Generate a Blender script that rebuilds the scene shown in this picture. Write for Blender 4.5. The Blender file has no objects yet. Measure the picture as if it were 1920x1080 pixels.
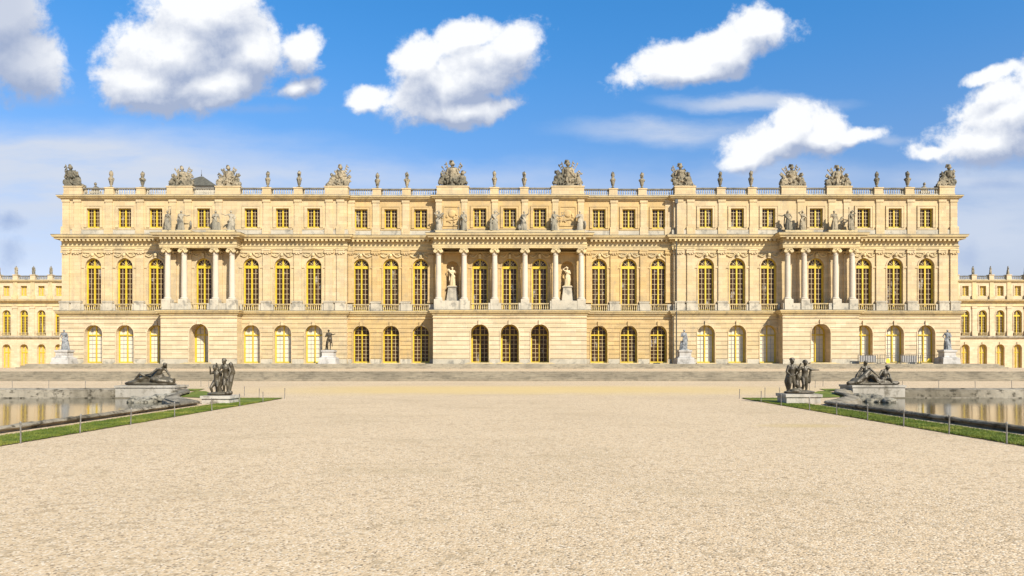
import bpy, bmesh, math, random
from mathutils import Vector, Matrix, Euler
from mathutils.geometry import tessellate_polygon
R = math.radians
PI = math.pi
C = bpy.context.scene
COL = C.collection

# ------------------------------------------------------------------ camera
cd = bpy.data.cameras.new("camera"); cam = bpy.data.objects.new("camera", cd); COL.objects.link(cam)
cam.location = (0, 0, 1.8); cam.rotation_euler = (R(90), 0, 0)
cd.sensor_width = 36; cd.lens = 36 * 1300 / 1920; cd.shift_y = 135 / 1920
cd.clip_start = 0.1; cd.clip_end = 9000
C.camera = cam

# ------------------------------------------------------------------ view / sun
C.view_settings.view_transform = 'Standard'; C.view_settings.look = 'None'
C.view_settings.gamma = 1.0
C.view_settings.exposure = 0.85
SUN_EL, SUN_AZ = R(38), R(35)                     # behind the camera, to its right
sdir = Vector((math.sin(SUN_AZ) * math.cos(SUN_EL), -math.cos(SUN_AZ) * math.cos(SUN_EL), math.sin(SUN_EL)))
sl = bpy.data.lights.new("sun", 'SUN'); sl.energy = 4.6; sl.angle = R(0.5); sl.color = (1.0, 0.96, 0.895)
so = bpy.data.objects.new("sun", sl); COL.objects.link(so)
so.rotation_euler = sdir.to_track_quat('Z', 'Y').to_euler(); so.location = (60, -80, 90)

# ------------------------------------------------------------------ node helper
class NT:
    def __init__(s, nt): s.nt = nt
    def n(s, t, **k):
        o = s.nt.nodes.new(t)
        for a, v in k.items(): setattr(o, a, v)
        return o
    def L(s, a, b): s.nt.links.new(a, b)
    def put(s, inp, v):
        if isinstance(v, bpy.types.NodeSocket): s.L(v, inp)
        elif v is not None: inp.default_value = v
    def math(s, op, a, b=None, c=None, clamp=False):
        o = s.n('ShaderNodeMath', operation=op); o.use_clamp = clamp
        s.put(o.inputs[0], a); s.put(o.inputs[1], b); s.put(o.inputs[2], c)
        return o.outputs[0]
    def vmath(s, op, a, b=None):
        o = s.n('ShaderNodeVectorMath', operation=op)
        s.put(o.inputs[0], a); s.put(o.inputs[1], b)
        return o.outputs['Value'] if op in ('LENGTH', 'DOT_PRODUCT') else o.outputs[0]
    def ramp(s, v, a, b, lo=0.0, hi=1.0, smooth=True):
        o = s.n('ShaderNodeMapRange'); o.interpolation_type = 'SMOOTHSTEP' if smooth else 'LINEAR'
        s.put(o.inputs[0], v); s.put(o.inputs[1], a); s.put(o.inputs[2], b); s.put(o.inputs[3], lo); s.put(o.inputs[4], hi)
        return o.outputs[0]
    def mix(s, f, a, b, blend='MIX'):
        o = s.n('ShaderNodeMix', data_type='RGBA', blend_type=blend)
        s.put(o.inputs[0], f)
        for i, v in ((6, a), (7, b)):
            s.put(o.inputs[i], (*v, 1) if isinstance(v, tuple) and len(v) == 3 else v)
        return o.outputs[2]
    def noise(s, vec, scale, detail=4, rough=.55, dist=0.0):
        o = s.n('ShaderNodeTexNoise'); s.put(o.inputs['Vector'], vec)
        o.inputs['Scale'].default_value = scale; o.inputs['Detail'].default_value = detail
        o.inputs['Roughness'].default_value = rough; o.inputs['Distortion'].default_value = dist
        return o.outputs[0]
    def xyz(s, v):
        o = s.n('ShaderNodeSeparateXYZ'); s.L(v, o.inputs[0]); return o.outputs
    def comb(s, x, y, z=0.0):
        o = s.n('ShaderNodeCombineXYZ'); s.put(o.inputs[0], x); s.put(o.inputs[1], y); s.put(o.inputs[2], z); return o.outputs[0]

# ------------------------------------------------------------------ world: Nishita sky + cumulus by direction
W = bpy.data.worlds.new("World"); C.world = W; W.use_nodes = True
wt = W.node_tree; wt.nodes.clear(); w = NT(wt)

def U(px, py): return ((px - 960) / 1300, (675 - py) / 1300)
CUM = [  # px, py, rx, ry, tilt: directions in the sky, one cumulus lobe each
 (10, 40, 75, 80, 0), (45, 120, 85, 72, -15),
 (385, 25, 120, 70, 0), (330, 95, 150, 85, 12), (270, 150, 105, 58, 0), (400, 155, 115, 50, 8), (470, 95, 85, 65, 0), (562, 95, 42, 52, 10), (560, 165, 70, 24, 12),
 (697, 179, 50, 28, 12),
 (870, 140, 155, 68, 24), (875, 72, 78, 36, 8), (790, 110, 50, 52, 0), (955, 100, 52, 58, 0), (870, 205, 100, 28, 6),
 (1325, 100, 170, 44, 16), (1425, 52, 62, 44, 8), (1290, 125, 115, 26, 4),
 (1455, 262, 115, 42, 24), (1490, 222, 45, 30, 0), (1410, 300, 75, 30, 18), (1600, 255, 75, 20, 2), (1540, 258, 60, 34, 20),
 (1895, 215, 120, 72, 24), (1860, 262, 125, 44, 6), (1960, 180, 80, 70, 0), (1740, 285, 50, 20, 0), (1855, 142, 72, 17, 14),
]
WT = {(648, 78): .44, (630, 130): .62, (560, 165): .66, (150, 133): .8, (697, 179): .9, (1010, 160): .72, (1600, 255): .8, (1855, 142): .85, (1740, 285): .75, (1410, 300): .9}
HAZY = [  # thin pale layers near the horizon and cirrus bands
 (120, 300, 640, 75, .95), (40, 400, 400, 150, .85), (1270, 247, 240, 30, .85), (1410, 189, 190, 20, .9), (1660, 255, 60, 14, .4),
 (1850, 330, 220, 40, .6), (1860, 440, 300, 110, .85), (1450, 325, 200, 40, .35), (700, 330, 500, 40, .35), (1000, 360, 1200, 70, .35),
]
g = bpy.data.node_groups.new("cloud_density", 'ShaderNodeTree')
g.interface.new_socket("P", in_out='INPUT', socket_type='NodeSocketVector')
g.interface.new_socket("D", in_out='OUTPUT', socket_type='NodeSocketFloat')
G = NT(g); gi = G.n('NodeGroupInput'); go = G.n('NodeGroupOutput')
P = gi.outputs[0]
wn = G.n('ShaderNodeTexNoise'); G.L(P, wn.inputs['Vector']); wn.inputs['Scale'].default_value = 9; wn.inputs['Detail'].default_value = 4; wn.inputs['Roughness'].default_value = .6
off = G.vmath('MULTIPLY', G.vmath('SUBTRACT', wn.outputs['Color'], (.5, .5, .5)), (.05, .045, 0))
PW = G.vmath('ADD', P, off)
pwx, pwy, _z = G.xyz(PW)
acc = None
for (px, py, rx, ry, ro) in CUM:
    u, v = U(px, py)
    c_, s_ = math.cos(R(ro)), math.sin(R(ro)); A, B = 1300 / rx / 1.1, 1300 / ry / 1.1
    qx = G.math('MULTIPLY_ADD', pwx, c_ * A, G.math('MULTIPLY_ADD', pwy, s_ * A, -(u * c_ + v * s_) * A))
    qy = G.math('MULTIPLY_ADD', pwx, -s_ * B, G.math('MULTIPLY_ADD', pwy, c_ * B, (u * s_ - v * c_) * B))
    f = G.math('SUBTRACT', WT.get((px, py), 1.0), G.math('SQRT', G.math('MULTIPLY_ADD', qx, qx, G.math('MULTIPLY', qy, qy))))
    if acc is None: acc = f
    else:
        o = G.n('ShaderNodeMath', operation='SMOOTH_MAX'); G.L(acc, o.inputs[0]); G.L(f, o.inputs[1]); o.inputs[2].default_value = .2
        acc = o.outputs[0]
fb = G.noise(P, 17, 10, .60, .3)
fb2 = G.noise(P, 5, 2, .5)
D = G.math('ADD', acc, G.math('MULTIPLY', G.math('SUBTRACT', fb, .5), 1.2))
D = G.math('ADD', D, G.math('MULTIPLY', G.math('SUBTRACT', fb2, .5), .35))
D = G.math('ADD', D, G.math('MULTIPLY', G.math('SUBTRACT', G.noise(P, 62, 5, .65), .5), .50))
g.interface.new_socket("S", in_out='OUTPUT', socket_type='NodeSocketFloat')
G.L(acc, go.inputs[1])
G.L(D, go.inputs[0])

tc = w.n('ShaderNodeTexCoord'); sx, sy, sz = w.xyz(tc.outputs['Generated'])
fy = w.math('MAXIMUM', sy, .05)
uu = w.math('DIVIDE', sx, fy); vv = w.math('DIVIDE', sz, fy)
front = w.ramp(sy, .08, .2)
PV = w.comb(uu, vv)
def dens(v):
    o = w.n('ShaderNodeGroup'); o.node_tree = g; w.L(v, o.inputs[0]); return o.outputs
d0, s0 = dens(PV)
d1, _s = dens(w.vmath('ADD', PV, (.006, .016, 0)))
_d, s1 = dens(w.vmath('ADD', PV, (-.012, .045, 0)))
alpha = w.math('MULTIPLY', w.ramp(d0, -.10, .36), front)
lit = w.math('ADD', .50, w.math('MULTIPLY', w.math('SUBTRACT', s0, s1), .95))
lit = w.math('ADD', lit, w.math('MULTIPLY', w.math('SUBTRACT', d0, d1), .75))
lit = w.math('ADD', lit, w.math('MULTIPLY', w.math('SUBTRACT', w.noise(PV, 6, 4, .5), .5), .55))
lowl = w.ramp(uu, -.72, -.62)                     # the bank at the far left is the grey one
lit = w.math('MULTIPLY', w.math('MINIMUM', w.math('MAXIMUM', lit, .05), 1.0), w.math('ADD', .38, w.math('MULTIPLY', lowl, .62)))
ccol = w.mix(lit, (.20, .245, .35), (.55, .56, .575))
hz = None
wz = w.n('ShaderNodeTexNoise'); w.L(w.comb(uu, w.math('MULTIPLY', vv, 2.2)), wz.inputs['Vector']); wz.inputs['Scale'].default_value = 5; wz.inputs['Detail'].default_value = 6; wz.inputs['Roughness'].default_value = .62
PH_ = w.vmath('ADD', PV, w.vmath('MULTIPLY', w.vmath('SUBTRACT', wz.outputs['Color'], (.5, .5, .5)), (.10, .055, 0)))
hn = w.noise(w.comb(w.math('MULTIPLY', uu, 2.0), w.math('MULTIPLY', vv, 9.0)), 2.6, 6, .6)
for (px, py, rx, ry, a) in HAZY:
    u, v = U(px, py)
    d = w.vmath('MULTIPLY', w.vmath('SUBTRACT', PH_, (u, v, 0)), (1300 / rx, 1300 / ry, 0))
    f = w.math('MULTIPLY', w.ramp(w.vmath('LENGTH', d), 1.2, .1), a)
    hz = f if hz is None else w.math('ADD', hz, f)
hz = w.math('MULTIPLY', w.math('MULTIPLY', w.math('MINIMUM', hz, 1.0), w.ramp(hn, .2, .62, .45, 1.0)), front)
gry = None                                        # little dark scraps of cloud low on both sides
for (px, py, rx, ry, a) in ((15, 412, 34, 22, .8), (18, 478, 30, 34, .55), (1818, 485, 26, 34, .4), (1880, 300, 90, 14, .4), (1860, 345, 60, 12, .35), (60, 190, 80, 14, .35), (480, 205, 120, 10, .25)):
    u, v = U(px, py)
    d = w.vmath('MULTIPLY', w.vmath('SUBTRACT', PV, (u, v, 0)), (1300 / rx, 1300 / ry, 0))
    f = w.math('MULTIPLY', w.ramp(w.math('ADD', w.vmath('LENGTH', d), w.math('MULTIPLY', w.math('SUBTRACT', w.noise(PV, 22, 6, .65), .5), 2.2)), 1.3, .1), a)
    gry = f if gry is None else w.math('MAXIMUM', gry, f)
gry = w.math('MULTIPLY', gry, front)
sky = w.n('ShaderNodeTexSky'); sky.sky_type = 'NISHITA'; sky.sun_disc = False
sky.sun_elevation = SUN_EL; sky.sun_rotation = PI - SUN_AZ
sky.air_density = 1.0; sky.dust_density = 0.4; sky.ozone_density = 2.2
skc = w.mix(1.0, sky.outputs[0], (.105, .105, .105), 'MULTIPLY')
# the photo's blue is more saturated than the bare model
tint = w.mix(w.ramp(sz, .02, .5), (.80, .62, .64), (.27, .78, 1.10))
skc = w.mix(1.0, skc, tint, 'MULTIPLY')
skc = w.mix(hz, skc, (.36, .40, .475))
skc = w.mix(gry, skc, (.19, .255, .40))
fin = w.mix(alpha, skc, ccol)
bg = w.n('ShaderNodeBackground'); w.L(fin, bg.inputs[0]); bg.inputs[1].default_value = 1.0
# keep the texture sky's own strength inside 0.05..0.15 (multiplied above)
wo = w.n('ShaderNodeOutputWorld'); w.L(bg.outputs[0], wo.inputs[0])

# ------------------------------------------------------------------ materials
MATS = {}
def material(name):
    m = bpy.data.materials.new(name); m.use_nodes = True
    t = m.node_tree; t.nodes.clear(); N = NT(t)
    b = N.n('ShaderNodeBsdfPrincipled'); o = N.n('ShaderNodeOutputMaterial'); N.L(b.outputs[0], o.inputs[0])
    MATS[name] = m
    return m, N, b
def geo(N):
    ge = N.n('ShaderNodeNewGeometry'); return ge.outputs['Position'], ge.outputs['Normal']
def bump(N, b, h, strength=.4, dist=.02):
    o = N.n('ShaderNodeBump'); o.inputs['Strength'].default_value = strength; o.inputs['Distance'].default_value = dist
    N.L(h, o.inputs['Height']); N.L(o.outputs[0], b.inputs['Normal'])

def stone(name, c1, c2, grey, blocks=True, streak=.45, stain=.5, top=.75, bs=.5, fine=6.0, ss=1.1):
    m, N, b = material(name)
    p, nrm = geo(N); x, y, z = N.xyz(p); nx, ny, nz = N.xyz(nrm)
    xy = N.math('ADD', x, y)
    base = N.mix(N.ramp(N.noise(p, .32, 5, .6), .35, .65), c1, c2)
    if blocks:
        br = N.n('ShaderNodeTexBrick'); N.L(N.comb(xy, z), br.inputs['Vector'])
        br.inputs['Color1'].default_value = (1.0, 1.0, 1.0, 1); br.inputs['Color2'].default_value = (.80, .80, .76, 1)
        br.inputs['Mortar'].default_value = (.62, .58, .5, 1); br.inputs['Scale'].default_value = 1
        br.inputs['Mortar Size'].default_value = .012; br.inputs['Brick Width'].default_value = 1.25; br.inputs['Row Height'].default_value = .46
        base = N.mix(.85, base, br.outputs[0], 'MULTIPLY')
        base = N.mix(N.ramp(N.noise(p, .55, 6, .7), .54, .70, 0, .28), base, tuple(v * k for v, k in zip(c2, (1.0, .87, .66))))
        wv = N.comb(N.math('MULTIPLY', xy, 3.2), N.math('MULTIPLY', z, .30), 11.0)
        base = N.mix(N.ramp(N.noise(wv, 1.0, 5, .7), .56, .72, 0, .34), base, tuple(v * .85 for v in grey))
        rows = N.n('ShaderNodeTexBrick'); N.L(N.comb(xy, z), rows.inputs['Vector']); rows.inputs['Scale'].default_value = 1
        rows.inputs['Color1'].default_value = (1.0, 1.0, 1.0, 1); rows.inputs['Color2'].default_value = (.94, .92, .88, 1); rows.inputs['Mortar'].default_value = (.95, .93, .9, 1)
        rows.inputs['Mortar Size'].default_value = .0; rows.inputs['Brick Width'].default_value = 2.7; rows.inputs['Row Height'].default_value = .92; rows.offset = .37
        base = N.mix(.7, base, rows.outputs[0], 'MULTIPLY')
    fn = N.noise(p, fine, 5, .65)
    base = N.mix(N.ramp(fn, .52, .75, 0, .35), base, tuple(v * .62 for v in c2))
    # rain streaks and grey lichen patches
    sv = N.comb(N.math('MULTIPLY', xy, 1.6), N.math('MULTIPLY', z, .16), 3.0)
    base = N.mix(N.ramp(N.noise(sv, 1.0, 5, .65), .50, .74, 0, streak), base, grey)
    base = N.mix(N.ramp(N.noise(p, ss, 6, .65), .50, .66, 0, stain), base, grey)
    base = N.mix(N.math('MULTIPLY', N.ramp(nz, .35, .8), top), base, tuple(v * .55 for v in grey))
    N.L(base, b.inputs['Base Color']); b.inputs['Roughness'].default_value = .9
    b.inputs['Specular IOR Level'].default_value = .25
    bump(N, b, N.math('ADD', fn, N.noise(p, 28, 4, .6)), bs, .03)
    return m
stone('stone_warm', (.56, .375, .155), (.50, .345, .16), (.30, .225, .125), streak=.5, stain=.5)
stone('stone_pale', (.595, .435, .226), (.545, .41, .235), (.31, .25, .155), streak=.45, stain=.42)
stone('stone_cream', (.64, .487, .30), (.59, .45, .27), (.36, .30, .2), streak=.3, stain=.35)
stone('stone_trim', (.58, .435, .205), (.47, .36, .19), (.24, .19, .115), blocks=False, streak=.5, stain=.5, top=.85)
stone('stone_grey', (.48, .41, .29), (.38, .325, .23), (.19, .17, .13), blocks=False, streak=.6, stain=.8, top=.8)
stone('stone_column', (.53, .445, .32), (.48, .395, .28), (.40, .34, .25), blocks=False, streak=.3, stain=.3)
stone('stone_statue', (.38, .32, .22), (.22, .19, .13), (.085, .078, .06), blocks=False, streak=.75, stain=.9, top=.7, bs=.8, fine=9)
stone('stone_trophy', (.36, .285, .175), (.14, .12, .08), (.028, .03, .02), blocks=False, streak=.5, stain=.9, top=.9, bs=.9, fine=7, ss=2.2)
stone('stone_niche', (.58, .45, .26), (.50, .385, .21), (.40, .33, .2), blocks=False, streak=.2, stain=.3, top=.3, bs=.7, fine=9)
stone('stone_plinth', (.46, .405, .32), (.33, .285, .215), (.12, .10, .065), blocks=False, streak=.7, stain=.9, top=.3, fine=8, ss=1.6)
stone('stone_rail', (.27, .235, .175), (.18, .16, .12), (.085, .08, .06), blocks=False, streak=.5, stain=.8, top=.8)
stone('marble', (.50, .455, .385), (.38, .345, .29), (.13, .115, .09), blocks=False, streak=.35, stain=.55, top=.35)
m = stone('stone_steps', (.36, .295, .195), (.27, .22, .145), (.12, .10, .068), blocks=False, streak=.2, stain=.5, top=.1, bs=1.0, fine=2.6)
N = NT(m.node_tree); b = [q for q in m.node_tree.nodes if q.type == 'BSDF_PRINCIPLED'][0]
old = b.inputs['Base Color'].links[0].from_socket; p, _ = geo(N); x, y, z = N.xyz(p)
jn = N.noise(N.comb(N.math('MULTIPLY', x, 1.3), N.math('MULTIPLY', y, 4), N.math('MULTIPLY', z, 26)), 1.0, 6, .75)
N.L(N.mix(N.ramp(jn, .45, .66, 0, .7), old, (.10, .083, .052)), b.inputs['Base Color'])
stone('stone_basin', (.33, .275, .19), (.15, .122, .078), (.045, .035, .019), blocks=False, streak=.75, stain=.97, top=.1, bs=1.0, fine=9, ss=2.6)
stone('stone_rock', (.36, .315, .235), (.17, .145, .095), (.035, .032, .02), blocks=False, streak=.4, stain=.95, top=.2, bs=1.0, fine=9, ss=3.0)

def simple(name, col, rough=.5, var=.15, scale=5, metal=0, spec=.5, bmp=0):
    m, N, b = material(name)
    p, _ = geo(N); n = N.noise(p, scale, 4, .6)
    c = N.mix(N.ramp(n, .3, .7), tuple(v * (1 - var) for v in col), tuple(min(1, v * (1 + var)) for v in col))
    N.L(c, b.inputs['Base Color']); b.inputs['Roughness'].default_value = rough; b.inputs['Metallic'].default_value = metal
    b.inputs['Specular IOR Level'].default_value = spec
    if bmp: bump(N, b, n, bmp, .02)
    return m
simple('yellow_paint', (.53, .365, .022), .45, .12, 1.2)
simple('bar_paint', (.50, .37, .17), .5, .1)
simple('tan_blind', (.50, .345, .13), .8, .2, 2, spec=.1)
simple('white_blind', (.60, .51, .345), .8, .08, .8, spec=.1)
simple('grey_glass_bar', (.30, .29, .27), .5, .1)
simple('lead_roof', (.16, .17, .18), .55, .2, .6)
simple('flashing_lead', (.14, .12, .085), .7, .5, 1.5)
simple('tile_roof', (.075, .066, .042), .8, .35, 3)
simple('dark_metal', (.05, .045, .035), .5, .2, 9)
simple('post_metal', (.17, .15, .12), .6, .3, 14)
simple('yellow_sign', (.75, .52, .02), .5, .05)
simple('grey_panel', (.25, .225, .19), .6, .1)
simple('soil_and_edge_shade', (.07, .05, .028), .95, .4, 12, spec=.1, bmp=1)
simple('interior', (.03, .02, .015), .9, .2)

m, N, b = material('pane_glass')
p, _ = geo(N); x, y, z = N.xyz(p)
cell = N.n('ShaderNodeTexVoronoi'); N.L(N.comb(N.math('MULTIPLY', x, 1.3), N.math('MULTIPLY', z, .55)), cell.inputs['Vector']); cell.inputs['Scale'].default_value = .7
c = N.mix(N.ramp(N.noise(p, .55, 3, .6), .5, .75, 0, .6), (.040, .018, .008), (.085, .045, .022))
cur = N.ramp(N.noise(N.comb(N.math('MULTIPLY', x, .9), N.math('MULTIPLY', z, .33), 7.0), 1.0, 4, .7), .57, .66, 0, .85)
c = N.mix(cur, c, (.30, .26, .21))
N.L(c, b.inputs['Base Color']); b.inputs['Roughness'].default_value = .10; b.inputs['Specular IOR Level'].default_value = .16
bump(N, b, N.noise(p, 2.2, 2, .5), .25, .03)

m, N, b = material('bronze')
p, nrm = geo(N); nx, ny, nz = N.xyz(nrm)
c = N.mix(N.ramp(N.noise(p, 3.2, 5, .65), .35, .7), (.05, .036, .019), (.105, .084, .05))
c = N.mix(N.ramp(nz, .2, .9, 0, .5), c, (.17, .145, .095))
N.L(c, b.inputs['Base Color']); b.inputs['Roughness'].default_value = .48; b.inputs['Metallic'].default_value = .35
bump(N, b, N.noise(p, 22, 4, .6), .5, .02)

m, N, b = material('dark_stone_figure')     # the blue-grey statues on the forecourt plinths
p, nrm = geo(N); nx, ny, nz = N.xyz(nrm)
c = N.mix(N.ramp(N.noise(p, 3.5, 5, .65), .35, .68), (.10, .10, .095), (.27, .27, .25))
N.L(c, b.inputs['Base Color']); b.inputs['Roughness'].default_value = .65
bump(N, b, N.noise(p, 20, 4, .6), .6, .02)

m, N, b = material('water_surface')
p, _ = geo(N); x, y, z = N.xyz(p)
b.inputs['Base Color'].default_value = (.030, .032, .020, 1); b.inputs['Roughness'].default_value = .06
b.inputs['IOR'].default_value = 1.33; b.inputs['Specular IOR Level'].default_value = .55
bump(N, b, N.noise(N.comb(N.math('MULTIPLY', x, 1.0), N.math('MULTIPLY', y, 2.2)), 1.9, 4, .55), .06, .06)

m, N, b = material('lawn_grass')
p, _ = geo(N)
c = N.mix(N.ramp(N.noise(p, 1.4, 5, .6), .35, .65), (.075, .105, .012), (.13, .155, .020))
c = N.mix(N.ramp(N.noise(p, 30, 3, .6), .5, .75, 0, .6), c, (.21, .24, .03))
c = N.mix(N.ramp(N.noise(p, .7, 5, .65), .48, .66, 0, .6), c, (.27, .235, .045))
N.L(c, b.inputs['Base Color']); b.inputs['Roughness'].default_value = .85; b.inputs['Specular IOR Level'].default_value = .2
bump(N, b, N.noise(p, 45, 3, .6), .8, .03)

m, N, b = material('gravel')
p, _ = geo(N); x, y, z = N.xyz(p)
base = N.mix(N.ramp(N.noise(p, .13, 5, .6), .35, .65), (.53, .378, .216), (.485, .345, .195))
v1 = N.n('ShaderNodeTexVoronoi'); N.L(p, v1.inputs['Vector']); v1.inputs['Scale'].default_value = 48
vr = N.xyz(v1.outputs['Color'])
base = N.mix(N.ramp(vr[0], .70, .96, 0, .95, False), base, (.19, .135, .08))
base = N.mix(N.ramp(vr[1], .66, .95, 0, .75, False), base, (.66, .54, .38))
v2 = N.n('ShaderNodeTexVoronoi'); N.L(p, v2.inputs['Vector']); v2.inputs['Scale'].default_value = 11
vr2 = N.xyz(v2.outputs['Color'])
base = N.mix(N.ramp(vr2[0], .84, .98, 0, .45, False), base, (.24, .17, .09))
base = N.mix(N.ramp(N.noise(p, 5.5, 4, .7), .50, .72, 0, .2), base, (.34, .24, .125))
# broad trodden patches, with short darker drifts running across
pt = N.noise(N.comb(N.math('MULTIPLY', x, .28), N.math('MULTIPLY', y, .6)), 1.0, 6, .65)
base = N.mix(N.ramp(pt, .50, .74, 0, .42), base, (.34, .25, .135))
# band of yellow sand before the steps
band = N.math('MULTIPLY', N.ramp(N.math('ADD', y, N.math('MULTIPLY', N.noise(p, .25, 3, .6), 6)), 37.0, 43.5), N.ramp(y, 51, 44.0))
band = N.math('MULTIPLY', band, N.math('MULTIPLY', N.ramp(x, -20, -6), N.ramp(x, 24, 6)))
base = N.mix(N.math('MULTIPLY', band, .6), base, (.56, .385, .125))
# sandy stain beside the right lawn
ex = N.math('DIVIDE', N.math('SUBTRACT', x, 8.0), 1.7); ey = N.math('DIVIDE', N.math('SUBTRACT', y, 19.0), .8)
bl = N.math('ADD', N.math('ADD', N.math('MULTIPLY', ex, ex), N.math('MULTIPLY', ey, ey)), N.math('MULTIPLY', N.noise(p, 1.5, 4, .6), .9))
base = N.mix(N.ramp(bl, 1.3, .3, 0, .5), base, (.42, .30, .10))
N.L(base, b.inputs['Base Color']); b.inputs['Roughness'].default_value = .95; b.inputs['Specular IOR Level'].default_value = .15
hh = N.math('SUBTRACT', N.math('MULTIPLY', N.noise(p, 8, 3, .6), .7), v1.outputs['Distance'])
bump(N, b, hh, .5, .014)

M = MATS
# ------------------------------------------------------------------ mesh builder
class MB:
    def __init__(s): s.v = []; s.f = []; s.mi = []; s.cur = 0
    def verts(s, pts):
        k = len(s.v); s.v += [tuple(p) for p in pts]; return k
    def face(s, idx): s.f.append(tuple(idx)); s.mi.append(s.cur)
    def quad(s, a, b, c, d): k = s.verts((a, b, c, d)); s.face((k, k + 1, k + 2, k + 3))
    def poly(s, pts): k = s.verts(pts); s.face(range(k, k + len(pts)))
    def box(s, x0, x1, y0, y1, z0, z1):
        k = s.verts([(x, y, z) for z in (z0, z1) for y in (y0, y1) for x in (x0, x1)])
        for q in ((0, 2, 3, 1), (4, 5, 7, 6), (0, 1, 5, 4), (2, 6, 7, 3), (0, 4, 6, 2), (1, 3, 7, 5)): s.face([k + i for i in q])
    def lathe(s, prof, c=(0, 0, 0), seg=12, ph=0.0, sx=1, sy=1):
        k = s.verts([(c[0] + r * sx * math.cos(ph + 2 * PI * i / seg), c[1] + r * sy * math.sin(ph + 2 * PI * i / seg), c[2] + z) for r, z in prof for i in range(seg)])
        for j in range(len(prof) - 1):
            for i in range(seg):
                a = k + j * seg + i; b2 = k + j * seg + (i + 1) % seg
                s.face((a, b2, b2 + seg, a + seg))
        s.face([k + i for i in reversed(range(seg))]); t = k + (len(prof) - 1) * seg; s.face([t + i for i in range(seg)])
    def caps(s, p0, p1, r0, r1, seg=8, n=3):
        p0 = Vector(p0); p1 = Vector(p1); d = p1 - p0
        if d.length < 1e-5: d = Vector((0, 0, 1e-4))
        q = d.to_track_quat('Z', 'Y'); L = d.length
        prof = []
        for i in range(n + 1): a = -PI / 2 + i * PI / 2 / n; prof.append((max(.02, math.cos(a)) * r0, math.sin(a) * r0))
        for i in range(n + 1): a = i * PI / 2 / n; prof.append((max(.02, math.cos(a)) * r1, L + math.sin(a) * r1))
        k0 = len(s.v); s.lathe(prof, seg=seg)
        for i in range(k0, len(s.v)): s.v[i] = tuple(p0 + q @ Vector(s.v[i]))
    def ell(s, c, r, rot=(0, 0, 0), seg=12, n=4):
        prof = [(max(.03, math.cos(-PI / 2 + i * PI / (2 * n))), math.sin(-PI / 2 + i * PI / (2 * n))) for i in range(2 * n + 1)]
        k0 = len(s.v); s.lathe(prof, seg=seg); e = Euler(rot).to_matrix(); c = Vector(c)
        for i in range(k0, len(s.v)):
            v = s.v[i]; s.v[i] = tuple(c + e @ Vector((v[0] * r[0], v[1] * r[1], v[2] * r[2])))
    def mesh(s, name, mats, smooth=None):
        me = bpy.data.meshes.new(name); me.from_pydata(s.v, [], s.f); 
        for m_ in (mats if isinstance(mats, (list, tuple)) else [mats]): me.materials.append(M[m_])
        if any(s.mi): me.polygons.foreach_set('material_index', s.mi)
        if smooth:
            me.polygons.foreach_set('use_smooth', [True] * len(s.f)); me.set_sharp_from_angle(angle=R(smooth))
        me.update(); return me

def label(o, lab=None, cat=None, group=None, kind=None):
    if lab: o['label'] = lab
    if cat: o['category'] = cat
    if group: o['group'] = group
    if kind: o['kind'] = kind
    return o
def empty(name, loc, lab, cat, group=None):
    o = bpy.data.objects.new(name, None); COL.objects.link(o); o.location = loc; o.empty_display_size = .5
    return label(o, lab, cat, group)
def obj(name, me, parent=None, loc=(0, 0, 0), rot=(0, 0, 0), scale=(1, 1, 1)):
    o = bpy.data.objects.new(name, me); COL.objects.link(o); o.location = loc; o.rotation_euler = rot; o.scale = scale
    if parent: o.parent = parent
    return o

def moulding(mb, path, prof, closed=False):
    n = len(path); P2 = [Vector(p) for p in path]; dirs = []
    m_ = n if closed else n - 1
    for i in range(m_):
        d = (P2[(i + 1) % n] - P2[i]).normalized(); dirs.append(Vector((d.y, -d.x)))
    offs = []
    for i in range(n):
        if closed: a, b_ = dirs[i - 1], dirs[i % m_]
        else: a = dirs[max(0, i - 1)]; b_ = dirs[min(m_ - 1, i)]
        offs.append((a + b_) / max(.25, 1 + a.dot(b_)))
    k = mb.verts([(P2[i].x + offs[i].x * o, P2[i].y + offs[i].y * o, z) for i in range(n) for o, z in prof]); q = len(prof)
    for i in range(m_):
        for j in range(q - 1):
            a = k + i * q + j; b_ = k + ((i + 1) % n) * q + j
            mb.face((a, b_, b_ + 1, a + 1))
    if not closed:
        mb.face([k + j for j in range(q)]); mb.face([k + (n - 1) * q + j for j in reversed(range(q))])

def outline(hw, zb, sp, arch, n=8):
    pts = [(-hw, zb)]
    if arch: pts += [(-hw * math.cos(t * PI / (2 * n)), sp + hw * math.sin(t * PI / (2 * n))) for t in range(2 * n + 1)]
    else: pts += [(-hw, sp), (hw, sp)]
    pts.append((hw, zb)); return pts

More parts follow.
